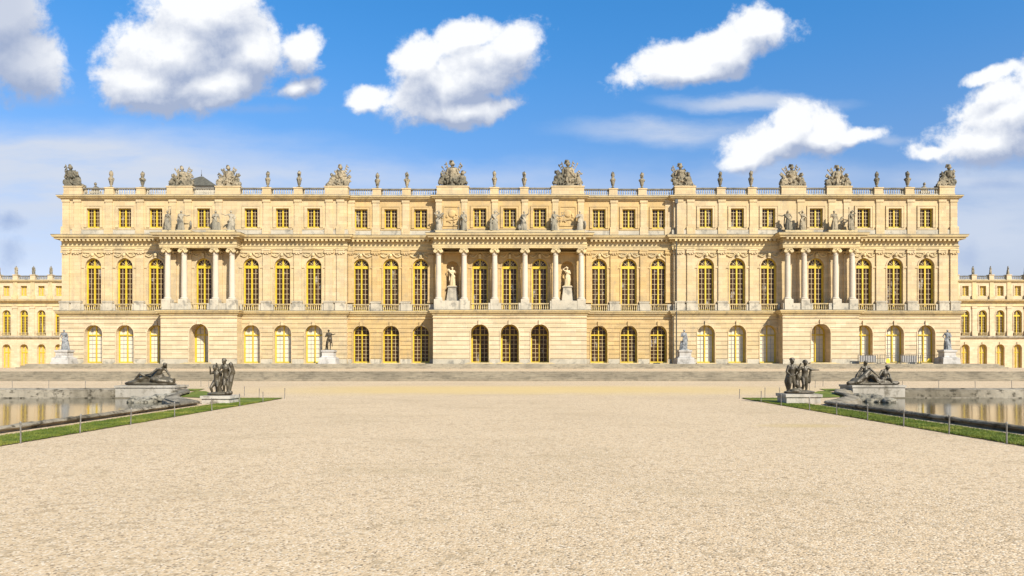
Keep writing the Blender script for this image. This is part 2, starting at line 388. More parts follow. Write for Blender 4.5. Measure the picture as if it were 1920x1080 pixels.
def wall(mb, x0, x1, z0, z1, y, ops, groove=None, pitch=.5, gh=.07, gd=.07):
    """front wall facing -Y with openings (xc, hw, zb, spring, arch, depth); optional rusticated joints"""
    zs = {z0, z1}
    for (xc, hw, zb, sp, arch, dp) in ops:
        zs |= {min(max(v, z0), z1) for v in (zb, sp)}
        if arch: zs |= {sp + hw * math.sin(t * PI / 16) for t in range(9)}
    gr = []
    if groove:
        k = groove
        while k < z1 - .1: gr.append((k, k + gh)); zs |= {k, k + gh}; k += pitch
    zs = sorted(zs); zs = [z for i, z in enumerate(zs) if i == 0 or z - zs[i - 1] > 1e-4]
    def bounds(z, zm):
        r = []
        for (xc, hw, zb, sp, arch, dp) in ops:
            top = sp + hw if arch else sp
            if zb < zm < top:
                h = hw if (z <= sp or not arch) else math.sqrt(max(0, hw * hw - (z - sp) ** 2)); r.append((xc - h, xc + h))
        r.sort(); e = [x0]
        for a, b_ in r: e += [a, b_]
        return e + [x1]
    prev = None
    for a, b_ in zip(zs, zs[1:]):
        zm = (a + b_) / 2; yy = y + (gd if any(g0 < zm < g1 for g0, g1 in gr) else 0)
        A = bounds(a, zm); B = bounds(b_, zm)
        for i in range(0, len(A), 2): mb.quad((A[i], yy, a), (A[i + 1], yy, a), (B[i + 1], yy, b_), (B[i], yy, b_))
        if prev is not None and prev != yy:
            for i in range(0, len(A), 2): mb.quad((A[i], y, a), (A[i + 1], y, a), (A[i + 1], y + gd, a), (A[i], y + gd, a))
        prev = yy
    for (xc, hw, zb, sp, arch, dp) in ops:
        o = outline(hw, zb, sp, arch)
        for (xa, za), (xb, zb2) in zip(o, o[1:]): mb.quad((xc + xa, y, za), (xc + xb, y, zb2), (xc + xb, y + dp, zb2), (xc + xa, y + dp, za))
        if zb > z0: mb.quad((xc - hw, y, zb), (xc + hw, y, zb), (xc + hw, y + dp, zb), (xc - hw, y + dp, zb))

def ring(mb, hw, zb, sp, arch, t, y0, y1, xc=0):
    """band of width t outside an opening, from y0 (front) to y1"""
    a = outline(hw, zb, sp, arch); b_ = outline(hw + t, zb, sp + (0 if arch else t), arch)
    for (p, q, r_, s_) in zip(a, a[1:], b_[1:], b_):
        mb.quad((xc + p[0], y0, p[1]), (xc + q[0], y0, q[1]), (xc + r_[0], y0, r_[1]), (xc + s_[0], y0, s_[1]))
        mb.quad((xc + s_[0], y0, s_[1]), (xc + r_[0], y0, r_[1]), (xc + r_[0], y1, r_[1]), (xc + s_[0], y1, s_[1]))
        mb.quad((xc + p[0], y0, p[1]), (xc + q[0], y0, q[1]), (xc + q[0], y1, q[1]), (xc + p[0], y1, p[1]))

# ------------------------------------------------------------------ windows (local: x centred, z from 0, front y=0)
def window_meshes(tag, hw, h_sp, arch, rows, trans=None, th=.34, pane='pane_glass', bars='bar_paint', fan=True, fr=.13, mull=.15, cols=4, bw=.045):
    mb = MB(); t = fr; top = h_sp + hw if arch else h_sp
    mb.cur = 0
    ring(mb, hw - t, .0, h_sp - (0 if arch else t), arch, t, .0, .22)
    mb.box(-hw, hw, .02, .2, 0, .16)
    zt = trans if trans else (h_sp if arch else top)
    mb.box(-mull / 2, mull / 2, -.02, .18, .1, top - t * .6)
    if trans: mb.box(-hw + t * .5, hw - t * .5, -.03, .16, trans, trans + th)
    # leaves: narrow stiles beside each opening
    for s_ in (-1, 1):
        mb.box(min(s_ * (hw - t), s_ * (hw - t - .045)), max(s_ * (hw - t), s_ * (hw - t - .045)), .03, .15, .1, min(zt, h_sp))
    mb.cur = 1
    lw = hw - t - .05
    for i in range(1, rows):
        z = .16 + (zt - .16) * i / rows
        mb.box(-lw, -mull / 2, .06, .10, z - bw / 2, z + bw / 2); mb.box(mull / 2, lw, .06, .10, z - bw / 2, z + bw / 2)
    half = cols // 2
    for s_ in (-1, 1):
        for i in range(1, half):
            xx = s_ * (mull / 2 + (lw - mull / 2) * i / half); mb.box(xx - bw / 2, xx + bw / 2, .055, .095, .12, zt)
    if trans and arch:
        z0 = trans + th; ra = hw - t
        if fan:
            for a in (38, 66, 114, 142):
                ca, sa = math.cos(R(a)), math.sin(R(a)); zc = z0 - .05
                r0, r1 = .12, ra + (h_sp - zc) * sa * .9
                d = .025
                mb.poly([(ca * r0 - sa * d, .06, zc + sa * r0 + ca * d), (ca * r0 + sa * d, .06, zc + sa * r0 - ca * d), (ca * r1 + sa * d, .06, zc + sa * r1 - ca * d), (ca * r1 - sa * d, .06, zc + sa * r1 + ca * d)])
            rr = ra * .52; pr = [(rr * math.cos(PI * i / 12), z0 + rr * math.sin(PI * i / 12)) for i in range(13)]
            for (xa, za), (xb, zb) in zip(pr, pr[1:]): mb.quad((xa, .058, za), (xb, .058, zb), (xb * 1.08, .058, z0 + (zb - z0) * 1.08), (xa * 1.08, .058, z0 + (za - z0) * 1.08))
        else:
            n = 2
            for s_ in (-1, 1): mb.box(s_ * hw * .48 - .02, s_ * hw * .48 + .02, .055, .095, z0, h_sp + hw * .8)
            zz = z0 + (top - z0) * .5; ww = math.sqrt(max(.01, (hw - t) ** 2 - max(0, zz - h_sp) ** 2)); mb.box(-ww, ww, .06, .10, zz - .02, zz + .02)
    me = mb.mesh(tag + '_frame', ['yellow_paint', bars])
    pb = MB(); pb.poly([(x * .985, .12, z) for x, z in outline(hw, 0, h_sp, arch)])
    return me, pb.mesh(tag + '_pane', pane)
def place_window(parent, kit, x, y, z, base):
    o = obj('window', kit[0], parent, (x - base[0], y - base[1], z - base[2])); obj('pane', kit[1], o); return o

def baluster(mb, x, y, z0, z1, r=.09, seg=8):
    h = z1 - z0
    mb.lathe([(r * .9, 0), (r * .9, h * .08), (r * .45, h * .16), (r, h * .38), (r * .75, h * .55), (r * .38, h * .8), (r * .8, h * .88), (r * .8, h)], (x, y, z0), seg)
def balustrade(L, h, base_h, rail_h, pitch=.3, d=.3, mat='stone_grey', r=.085):
    mb = MB(); n = max(2, int(L / pitch))
    for i in range(n): baluster(mb, -L / 2 + (i + .5) * L / n, 0, base_h, h - rail_h, r)
    if base_h > 0: mb.box(-L / 2, L / 2, -d / 2, d / 2, 0, base_h)
    mb.cur = 1
    mb.box(-L / 2, L / 2, -d / 2, d / 2, h - rail_h, h)
    mb.box(-L / 2, L / 2, -d / 2 - .03, d / 2 + .03, h - rail_h * .55, h - rail_h * .1)
    return mb.mesh('balustrade', [mat, 'stone_rail' if mat == 'stone_grey' else mat], 40)

# ------------------------------------------------------------------ sculpture
def bake(mb, name, mat, voxel, noise=0.0, nscale=.3, smooth=2, cut=None):
    me = mb.mesh(name, mat)
    bm = bmesh.new(); bm.from_mesh(me); bmesh.ops.recalc_face_normals(bm, faces=bm.faces); bm.to_mesh(me); bm.free()
    o = bpy.data.objects.new('tmp', me); COL.objects.link(o)
    r = o.modifiers.new('r', 'REMESH'); r.mode = 'VOXEL'; r.voxel_size = voxel; r.adaptivity = 0
    if noise:
        t = bpy.data.textures.new('t', 'CLOUDS'); t.noise_scale = nscale; t.noise_depth = 3
        d = o.modifiers.new('d', 'DISPLACE'); d.texture = t; d.strength = noise; d.mid_level = .5; d.texture_coords = 'GLOBAL'
    if smooth:
        s = o.modifiers.new('s', 'SMOOTH'); s.iterations = smooth; s.factor = .5
    dg = bpy.context.evaluated_depsgraph_get(); dg.update()
    out = bpy.data.meshes.new_from_object(o.evaluated_get(dg), preserve_all_data_layers=False, depsgraph=dg)
    out.name = name; bpy.data.objects.remove(o); out.materials.clear(); out.materials.append(M[mat])
    out.polygons.foreach_set('use_smooth', [True] * len(out.polygons)); out.update()
    return out

def hand(mb, wrist, d, s, curl=.5, side=1):
    """palm, four fingers and a thumb; d = direction of the forearm"""
    wrist = Vector(wrist); d = Vector(d).normalized(); up = Vector((0, 0, 1)) if abs(d.z) < .8 else Vector((0, 1, 0))
    sd = d.cross(up).normalized() * side; dn = sd.cross(d).normalized() * -side
    c = wrist + d * .045 * s; mb.ell(c, (.04 * s, .04 * s, .045 * s))
    for i, ln in enumerate((.075, .085, .08, .062)):
        b0 = wrist + d * .08 * s + sd * (i - 1.5) * .021 * s
        m1 = b0 + d * ln * .55 * s + dn * ln * .25 * curl * s; e = m1 + d * ln * .35 * s + dn * ln * .6 * curl * s
        mb.caps(b0, m1, .0105 * s, .0098 * s, 6, 2); mb.caps(m1, e, .0098 * s, .008 * s, 6, 2)
    t0 = wrist + d * .03 * s - sd * .035 * s; t1 = t0 + d * .04 * s - sd * .03 * s
    mb.caps(t0, t1, .013 * s, .011 * s, 6, 2); mb.caps(t1, t1 + d * .035 * s, .011 * s, .009 * s, 6, 2)

def head(mb, c, r, look=(0, -1, 0), hair='short'):
    c = Vector(c); f = Vector(look).normalized(); up = Vector((0, 0, 1)); up = (up - f * up.dot(f)).normalized(); rt = f.cross(up)
    mb.ell(c, (r * .80, r * .92, r * 1.12)); mb.ell(c + f * r * .15 - up * r * .55, (r * .52, r * .6, r * .5))
    mb.caps(c + f * r * .85 + up * r * .1, c + f * r * 1.12 - up * r * .2, r * .1, r * .16, 6, 2)
    mb.caps(c + f * r * .78 - up * r * .55 - rt * r * .2, c + f * r * .78 - up * r * .55 + rt * r * .2, r * .1, r * .1, 6, 2)
    for s_ in (-1, 1):
        mb.ell(c + f * r * .72 + up * r * .28 + rt * r * .32 * s_, (r * .18,) * 3, seg=8, n=2)
        mb.ell(c + rt * r * .82 * s_ - up * r * .05, (r * .16, r * .16, r * .24), seg=8, n=2)
    rnd = random.Random(int(c.x * 991 + c.z * 77))
    for i in range(16):
        a = rnd.uniform(0, 2 * PI); e = rnd.uniform(.15, 1.2)
        v = rt * math.cos(a) * math.cos(e) + f * math.sin(a) * math.cos(e) * (1 if math.sin(a) < .3 else .6) + up * math.sin(e)
        mb.ell(c + v * r * .92, (r * .3,) * 3, seg=7, n=2)
    if hair == 'long':
        for s_ in (-1, 0, 1): mb.caps(c - f * r * .7 + rt * r * .5 * s_, c - f * r * .9 + rt * r * .5 * s_ - up * r * 1.7, r * .35, r * .22, 7, 2)
    if hair == 'helmet':
        mb.ell(c + up * r * .35, (r * .95, r * 1.1, r * .9)); mb.caps(c - f * r * .9 + up * r * .9, c + f * r * .6 + up * r * 1.6, r * .3, r * .3, 7, 2)

def standing(seed, arms=('down', 'hip'), robe=True, attr=None, hair='long', nude_leg=False, H=1.0, mat='stone_statue', fingers=False, voxel=.024, turn=0.0, plinth=True):
    """one continuous draped figure, 1.9 m before scaling by H, facing -Y"""
    rnd = random.Random(seed); mb = MB()
    sw = rnd.choice((-1, 1)) * .04
    hip = Vector((sw, 0, 1.0)); chest = Vector((-sw * .5, 0, 1.38)); neck = Vector((-sw * .3, 0, 1.58)); hd = Vector((-sw * .3 + turn * .03, -.03, 1.76))
    mb.caps(hip, chest - Vector((0, 0, .1)), .15, .135); mb.ell(chest, (.20, .14, .2)); mb.ell(hip, (.185, .15, .17))
    mb.caps(chest + Vector((-.17, 0, .13)), chest + Vector((.17, 0, .13)), .075, .075)
    mb.caps(neck - Vector((0, 0, .08)), neck + Vector((0, 0, .1)), .062, .055)
    head(mb, hd, .108, (turn, -1, -.08), hair)
    fr = rnd.choice((-1, 1))
    for s_ in (-1, 1):
        fw = -.12 if s_ == fr else .02
        k_ = Vector((s_ * .11 + sw * .5, fw, .55)); a_ = Vector((s_ * .12, fw * .35 + (.06 if s_ == fr else 0), .10))
        mb.caps(hip + Vector((s_ * .09, 0, -.03)), k_, .105, .07); mb.caps(k_, a_, .068, .042)
        mb.caps(a_ - Vector((0, -.03, .05)), a_ + Vector((s_ * .03, -.17, -.06)), .045, .035)
    if robe:
        n = 14
        for i in range(n):
            a = 2 * PI * i / n + rnd.uniform(-.1, .1); r1 = rnd.uniform(.21, .29)
            if nude_leg and abs(a - (1.5 * PI + .5 * fr)) < .6: continue
            p0 = hip + Vector((.14 * math.cos(a), .12 * math.sin(a), .06)); p1 = Vector((sw * .2 + r1 * math.cos(a + .15), r1 * .85 * math.sin(a + .15), .05 + rnd.uniform(0, .08)))
            mid = (p0 + p1) / 2 + Vector((.03 * math.cos(a), .03 * math.sin(a), 0))
            mb.caps(p0, mid, .045, .04, 7, 2); mb.caps(mid, p1, .04, rnd.uniform(.03, .05), 7, 2)
        mb.caps(hip, Vector((sw * .2, 0, .15)), .15, .2)
    sg = rnd.choice((-1, 1))
    for i in range(4):                                          # cloak slung over one shoulder
        o_ = Vector((0, -.02 * i, -.055 * i)); mb.caps(chest + Vector((sg * .18, -.08, .16)) + o_, hip + Vector((-sg * .19, -.09, .0)) + o_, .04, .045, 7, 2)
    for i in range(3): mb.caps(chest + Vector((sg * .2, .1 - .05 * i, .1)), Vector((sg * (.27 + .02 * i), .12 - .05 * i, .35 + .12 * i)), .05, .035, 7, 2)
    for s_, kind in zip((-1, 1), arms):
        sh = chest + Vector((s_ * .215, 0, .13))
        if kind == 'up': el = sh + Vector((s_ * .16, -.08, .12)); ha = el + Vector((s_ * .02, -.08, .27))
        elif kind == 'head': el = sh + Vector((s_ * .2, -.02, .14)); ha = hd + Vector((s_ * .1, -.03, .1))
        elif kind == 'hip': el = sh + Vector((s_ * .14, .06, -.26)); ha = hip + Vector((s_ * .2, -.06, .06))
        elif kind == 'chest': el = sh + Vector((s_ * .08, -.08, -.28)); ha = chest + Vector((s_ * .02, -.2, -.04))
        elif kind == 'out': el = sh + Vector((s_ * .2, -.06, -.12)); ha = el + Vector((s_ * .25, -.12, .06))
        elif kind == 'fwd': el = sh + Vector((s_ * .07, -.08, -.27)); ha = el + Vector((s_ * .05, -.25, .08))
        else: el = sh + Vector((s_ * .07, .02, -.3)); ha = el + Vector((s_ * .04, -.07, -.25))
        mb.caps(sh, el, .066, .05); mb.caps(el, ha, .05, .032)
        if fingers: hand(mb, ha, ha - el, 1.0, .6, s_)
        else: mb.ell(ha + (ha - el).normalized() * .05, (.045, .04, .06), seg=8, n=2)
        if attr and attr[0] == s_:
            if attr[1] == 'staff': mb.caps((ha.x, ha.y - .03, .05), (ha.x + s_ * .03, ha.y - .03, 2.05), .028, .024); mb.ell((ha.x + s_ * .03, ha.y - .03, 2.08), (.06, .04, .1))
            if attr[1] == 'shield': mb.ell((ha.x + s_ * .1, ha.y - .02, .55), (.1, .3, .42), (0, 0, .3 * s_))
            if attr[1] == 'lyre':
                for q in (-1, 1): mb.caps(ha + Vector((q * .1, -.06, -.15)), ha + Vector((q * .15, -.06, .3)), .03, .025)
                mb.caps(ha + Vector((-.16, -.06, .28)), ha + Vector((.16, -.06, .28)), .025, .025)
            if attr[1] == 'horn':
                for q in range(6): mb.caps(ha + Vector((s_ * .05 * q, -.05, .07 * q - .2)), ha + Vector((s_ * .05 * (q + 1), -.05, .07 * q - .13)), .03 + .016 * q, .045 + .016 * q)
    if attr and attr[1] == 'urn': mb.lathe([(.1, 0), (.18, .2), (.2, .4), (.1, .55), (.14, .62)], (attr[0] * .38, .02, .02), 10)
    if attr and attr[1] == 'child':
        b_ = Vector((attr[0] * .36, -.06, 0)); mb.caps(b_ + Vector((0, 0, .08)), b_ + Vector((0, 0, .45)), .1, .12); mb.caps(b_ + Vector((0, 0, .45)), b_ + Vector((0, 0, .7)), .12, .1); mb.ell(b_ + Vector((0, -.02, .88)), (.1, .1, .12)); mb.caps(b_ + Vector((0, 0, .68)), hip + Vector((attr[0] * .15, -.1, 0)), .05, .04)
    if attr and attr[1] == 'stump': mb.caps((attr[0] * .3, .12, 0), (attr[0] * .24, .1, .75), .14, .1)
    if plinth: mb.box(-.4, .4, -.32, .32, -.0, .07)
    return bake(mb, 'figure', mat, voxel, 0, .3, 1)

def nude(name, J, s=1.0, child=False, extra=None, mat='bronze', voxel=.018, hair='short', look=(0, -1, 0), curls=.7):
    """free pose from joints: pelvis chest neck head, sL/eL/hL .. R, hipL/kL/aL/tL .. R"""
    mb = MB() if extra is None else extra
    fat = 1.25 if child else 1.18
    V = {k: Vector(v) * s for k, v in J.items()}
    q = s * fat
    mid = (V['pelvis'] + V['chest']) / 2
    mb.caps(V['pelvis'], mid, .125 * q, .115 * q, 12); mb.caps(mid, V['chest'], .115 * q, .135 * q, 12)
    mb.caps(V['sL'], V['sR'], .065 * q, .065 * q, 10); mb.caps(V['chest'], (V['sL'] + V['sR']) / 2, .13 * q, .09 * q, 12)
    mb.caps((V['sL'] + V['sR']) / 2, V['head'] - (V['head'] - V['chest']).normalized() * .05 * s, .055 * q, .05 * q, 10)
    head(mb, V['head'], (.115 if not child else .135) * s, look, hair)
    for a in ('L', 'R'):
        mb.caps(V['s' + a], V['e' + a], .058 * q, .045 * q, 10); mb.caps(V['e' + a], V['h' + a], .045 * q, .028 * q, 10)
        hand(mb, V['h' + a], V['h' + a] - V['e' + a], s * (1.0 if not child else .85), curls, 1 if a == 'R' else -1)
        hp = V['pelvis'] + (V['k' + a] - V['pelvis']).normalized() * .05 * s
        hp = hp + Vector(((.07 if a == 'R' else -.07) * s, 0, 0)) if 'hip' + a not in V else V['hip' + a]
        mb.caps(hp, V['k' + a], .098 * q, .062 * q, 10)
        c_ = V['k' + a].lerp(V['a' + a], .3); mb.caps(V['k' + a], c_, .06 * q, .06 * q, 10); mb.caps(c_, V['a' + a], .06 * q, .034 * q, 10)
        mb.caps(V['a' + a], V['t' + a], .04 * q, .026 * q, 8); mb.ell(V['t' + a], (.035 * s, .03 * s, .02 * s), seg=8, n=2)
    return mb

def drape(mb, pts, r, n=3, rnd=None, spread=.05):
    rnd = rnd or random.Random(5)
    for k in range(n):
        o = [Vector(p) + Vector((rnd.uniform(-spread, spread), rnd.uniform(-spread, spread), rnd.uniform(-spread, spread) * .4)) for p in pts]
        for a, b_ in zip(o, o[1:]): mb.caps(a, b_, r * rnd.uniform(.8, 1.1), r * rnd.uniform(.7, 1.1), 8, 2)

# ================================================================== GROUND AND TERRACE
PH = 0.80          # terrace height over the gravel court
ZP = 1.35          # top of the palace podium
def strip(name, mat, pts, z):
    mb = MB(); mb.poly([(x, y, z) for x, y in pts]); o = obj(name, mb.mesh(name, mat)); label(o, kind='structure'); return o
strip('ground', 'gravel', [(-3000, -3000), (3000, -3000), (3000, 3000), (-3000, 3000)], -1.3)

COPE = [(12.5, -24), (12.5, 27.6), (14.0, 29.6), (15.3, 31.6), (16.2, 33.8), (16.9, 36.2), (18.0, 38.5), (20.0, 39.9), (62, 39.9)]
def inset(path, d):
    P2 = [Vector(p) for p in path]; out = []
    for i in range(len(P2)):
        a = (P2[i] - P2[max(0, i - 1)]) if i else (P2[1] - P2[0]); b_ = (P2[min(len(P2) - 1, i + 1)] - P2[i]) if i < len(P2) - 1 else a
        a = a.normalized(); b_ = b_.normalized(); n1 = Vector((a.y, -a.x)); n2 = Vector((b_.y, -b_.x)); o = (n1 + n2) / (1 + n1.dot(n2)); out.append(tuple(P2[i] + o * d))
    return out

def tess(mb, loops, z):
    vs = [[Vector((x, y, 0)) for x, y in lp] for lp in loops]; flat = [v for lp in vs for v in lp]
    k = mb.verts([(v.x, v.y, z) for v in flat])
    for t in tessellate_polygon(vs): mb.face([k + i for i in t])
hole = COPE + [(62, -24)]
mb = MB()
tess(mb, [[(-160, -60), (160, -60), (160, 59.0), (-160, 59.0)], [(x + .2 if x > 12.4 and x < 60 else x, y) for x, y in hole], [(-x - .2 if x > 12.4 and x < 60 else -x, y) for x, y in hole]], 0)
court = label(obj('gravel_court', mb.mesh('gravel_court', 'gravel')), kind='structure')
# terrace with its flight of five steps
mb = MB()
n = 5
for i in range(n):
    y0 = 59.0 + i * .38; z0 = i * PH / n; z1 = (i + 1) * PH / n
    mb.quad((-160, y0 + .03, z0), (160, y0 + .03, z0), (160, y0 + .03, z1 - .05), (-160, y0 + .03, z1 - .05))
    mb.quad((-160, y0 + .03, z1 - .05), (160, y0 + .03, z1 - .05), (160, y0, z1 - .05), (-160, y0, z1 - .05))
    mb.quad((-160, y0, z1 - .05), (160, y0, z1 - .05), (160, y0, z1), (-160, y0, z1))
    mb.quad((-160, y0, z1), (160, y0, z1), (160, y0 + .41, z1), (-160, y0 + .41, z1))
label(obj('terrace_steps', mb.mesh('terrace_steps', 'stone_steps')), kind='structure')
mb = MB()
mb.poly([(-160, 60.93, PH), (160, 60.93, PH), (160, 89, PH), (-160, 89, PH)])
mb.quad((-160, 89, PH), (160, 89, PH), (160, 89, -1.3), (-160, 89, -1.3))
label(obj('terrace', mb.mesh('terrace', 'gravel')), kind='structure')
# podium of the palace: three long steps, then paving up to the wall
mb = MB()
for i in range(3):
    y0 = 79.3 + i * .36; z0 = PH + i * (ZP - PH) / 3; z1 = PH + (i + 1) * (ZP - PH) / 3; X = 56.8 - i * .3
    mb.box(-X, X, y0, 88.5, z0 + (0 if i else -.2), z1)
label(obj('podium_steps', mb.mesh('podium_steps', 'stone_steps')), kind='structure')

# lawns, basins, water
LO = [(10.72, -24), (10.72, 32.2), (14.2, 32.5), (16.2, 33.6), (17.2, 36), (18.0, 39.5), (19.0, 42.8), (23, 43.3), (62, 43.3)]
LI = [(62, 41.0), (19.8, 41.0), (17.5, 39.6), (15.9, 36.8), (15.0, 34.0), (13.7, 31.8), (12.5, 30.2), (11.98, 29.4), (11.98, -24)]
def blades(mb, x0, x1, y0, y1, n, rnd, h=.032):
    for _ in range(n):
        x = rnd.uniform(x0, x1); y = rnd.uniform(y0, y1); a = rnd.uniform(0, PI); c_, s_ = math.cos(a) * .009, math.sin(a) * .009; hh = h * rnd.uniform(.5, 1.2)
        lx, ly = rnd.uniform(-.03, .03), rnd.uniform(-.03, .03)
        k = mb.verts(((x - c_, y - s_, .02), (x + c_, y + s_, .02), (x + lx, y + ly, .025 + hh))); mb.face((k, k + 1, k + 2))
for sgn, side in ((-1, 'left'), (1, 'right')):
    mb = MB(); mb.cur = 0
    lp = [(sgn * x, y) for x, y in LO + LI]
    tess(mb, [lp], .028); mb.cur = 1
    ol = [(sgn * x, y) for x, y in LO]
    for a, b_ in zip(ol, ol[1:]): mb.quad((*a, .028), (*b_, .028), (b_[0] - sgn * .03 * 1, b_[1], -.01), (a[0] - sgn * .03, a[1], -.01))
    edge_shade_line = [(x - .07, y) for x, y in LO[:3]]  # soil-coloured strip on the gravel; paints in the shadow line of the raised edge
    for a, b_ in zip(edge_shade_line, edge_shade_line[1:]): mb.quad((sgn * a[0], a[1], .006), (sgn * b_[0], b_[1], .006), (sgn * (b_[0] + .09), b_[1], .006), (sgn * (a[0] + .09), a[1], .006))
    il = [(sgn * x, y) for x, y in LI]
    for a, b_ in zip(il, il[1:]): mb.quad((*a, .028), (*b_, .028), (*b_, -.01), (*a, -.01))
    mb.cur = 0
    rnd = random.Random(4 + sgn)
    xa, xb = sorted((sgn * 10.62, sgn * 12.04))
    blades(mb, xa, xb, 12.5, 29.2, 22000, rnd)
    for _ in range(260):
        yy = rnd.uniform(12.5, 31); xx = sgn * (10.70 + rnd.gauss(0, .035)); blades(mb, xx - .05, xx + .05, yy - .07, yy + .07, 14, rnd, .045)
    blades(mb, *sorted((sgn * 10.72, sgn * 14.0)), 31.9, 32.35, 3000, rnd)
    g_ = obj('grass', mb.mesh('grass', ['lawn_grass', 'soil_and_edge_shade'])); label(g_, kind='stuff')
    # coping of the basin
    root = empty('pool_basin', (sgn * 12.5, 27.6, 0), f'weathered stone rim of the sunken pool on the {side}', 'basin')
    path = [(x, y) for x, y in COPE]
    prof = [(.05, -.5), (.05, .065), (-.04, .075), (-.08, .11), (-.07, .15), (-.02, .18), (.06, .185), (.16, .16), (.42, .12), (.50, .08), (.50, .02), (.58, -.02), (.62, -.5)]
    cb = MB(); dense = []
    for a, b_ in zip(path, path[1:]):
        L = math.dist(a, b_); k = max(1, int(L / .16))
        dense += [(a[0] + (b_[0] - a[0]) * i / k, a[1] + (b_[1] - a[1]) * i / k) for i in range(k)]
    dense.append(path[-1])
    moulding(cb, dense, prof)
    rr = random.Random(9)
    for i in range(0, len(cb.v)):
        x, y, z = cb.v[i]
        if z > -.1: cb.v[i] = (x + rr.uniform(-.010, .010), y + rr.uniform(-.010, .010), z + rr.uniform(-.010, .014))
    cb.v = [((x * sgn) - sgn * 12.5, y - 27.6, z) for x, y, z in cb.v]
    obj('coping', cb.mesh('coping', 'stone_basin', 50), root)
    lb = MB()                                                    # the stone ledge that shows just over the water
    lp2 = inset(COPE, 1.5)[6:]; lp2[0] = (lp2[0][0] + .4, lp2[0][1])
    moulding(lb, [(x, y) for x, y in lp2], [(0, -.5), (0, -.255), (.16, -.255), (.16, -.5)])
    lb.v = [((x * sgn) - sgn * 12.5, y - 27.6, z) for x, y, z in lb.v]
    obj('ledge', lb.mesh('ledge', 'stone_basin'), root)
    wb = MB(); tess(wb, [[(sgn * x, y) for x, y in inset(COPE, .5) + [(62, -24)]]], -.31)
    label(obj('water', wb.mesh('water', 'water_surface')), kind='structure')

# ================================================================== THE PALACE
XC = -0.26
BASE = (0, 85, ZP)
palace = empty('palace', (XC, 85, ZP), 'long three-storey cream stone palace with yellow windows standing on the terrace', 'palace')
def part(name, mb, mat, smooth=None, lab=None):
    mb.v = [(x, y - 85, z - ZP) for x, y, z in mb.v]
    o = obj(name, mb.mesh(name, mat, smooth), palace)
    if lab: o['label'] = lab
    return o
def part_pieces(name, mb, mat):
    # boxes that touch in plan stay one piece; every separate block is a part of its own
    n = len(mb.v); par = list(range(n))
    def fd(a):
        while par[a] != a: par[a] = par[par[a]]; a = par[a]
        return a
    for f in mb.f:
        for i in f[1:]: par[fd(i)] = fd(f[0])
    isl = {}
    for i in range(n): isl.setdefault(fd(i), []).append(i)
    bb = [[min(mb.v[i][0] for i in q), max(mb.v[i][0] for i in q), min(mb.v[i][2] for i in q), max(mb.v[i][2] for i in q), set(q)] for q in isl.values()]
    bb.sort(key=lambda q: q[0]); groups = []
    for q in bb:
        if groups and q[0] <= groups[-1][1] + .02: g_ = groups[-1]; g_[1] = max(g_[1], q[1]); g_[4] |= q[4]
        else: groups.append([q[0], q[1], 0, 0, set(q[4])])
    for g_ in groups:
        m2 = MB(); idx = {}
        for i in sorted(g_[4]): idx[i] = len(m2.v); m2.v.append(mb.v[i])
        for f in mb.f:
            if f[0] in g_[4]: m2.face([idx[i] for i in f])
        part(name, m2, mat)
def bothsides(lst): return sorted([-a for a in lst] + list(lst))
WS = [24.05, 27.88, 31.72, 37.54, 43.38, 47.2, 51.05]      # window axes of the outer blocks
WC = [10.99, 14.67, 18.34]                                  # of the recessed centre, beside the portico
YS, YC = 85.0, 85.5
GZ = (1.35, 5.02)        # ground-floor opening: sill, spring
FZ = (7.86, 13.30)       # first floor
AZ = (18.02, 20.38)      # attic
# --- ground floor
def ground_block(x0, x1, y, xs, hw, depth, mat, sp=GZ[1]):
    mb = MB()
    wall(mb, x0, x1, ZP, 7.34, y, [(x, hw, ZP, sp, True, depth) for x in xs], groove=ZP + .62, pitch=.53, gh=.06, gd=.07)
    for x in xs:
        ring(mb, hw, ZP, sp, True, .10, y - .05, y + .02, x)
        mb.box(x - .17, x + .17, y - .16, y + .02, sp + hw - .06, sp + hw + .52)          # keystone
    return part('ground_wall', mb, mat)
for s_ in (-1, 1):
    a = sorted
    def rng(p, q): return sorted((s_ * p, s_ * q))
    r0 = rng(20.0, 32.86); ground_block(*r0, YS, [s_ * x for x in WS[:3]], 1.08, .75, 'stone_pale')
    r0 = rng(42.06, 55.2); ground_block(*r0, YS, [s_ * x for x in WS[4:]], 1.08, .75, 'stone_cream')
    r0 = rng(32.86, 42.06); ground_block(*r0, 83.5, [s_ * 37.46], 1.16, 1.7, 'stone_cream')
    r0 = rng(9.25, 20.0); ground_block(*r0, YC, [s_ * x for x in WC], 1.03, .62, 'stone_warm')
ground_block(-9.25, 9.25, 83.5, [-3.63, 0, 3.63], 1.10, 1.7, 'stone_cream')
# returns of every break, and the flanks of the building
def returns(path, z0, z1, mat, name='return_wall'):
    mb = MB()
    for a, b_ in zip(path, path[1:]):
        if abs(a[0] - b_[0]) < 1e-6: mb.quad((*a, z0), (*b_, z0), (*b_, z1), (*a, z1))
    return part(name, mb, mat)
def sym(half): return [(-x, y) for x, y in reversed(half)] + half
PG = sym([(9.25, 83.5), (9.25, YC), (20.0, YC), (20.0, YS), (32.86, YS), (32.86, 83.5), (42.06, 83.5), (42.06, YS), (55.2, YS), (55.2, 175)])
returns(PG, ZP, 7.34, 'stone_pale')
PF = sym([(20.0, YC), (20.0, YS), (54.85, YS), (54.85, 175)])
returns(PF, 7.34, 21.6, 'stone_pale')
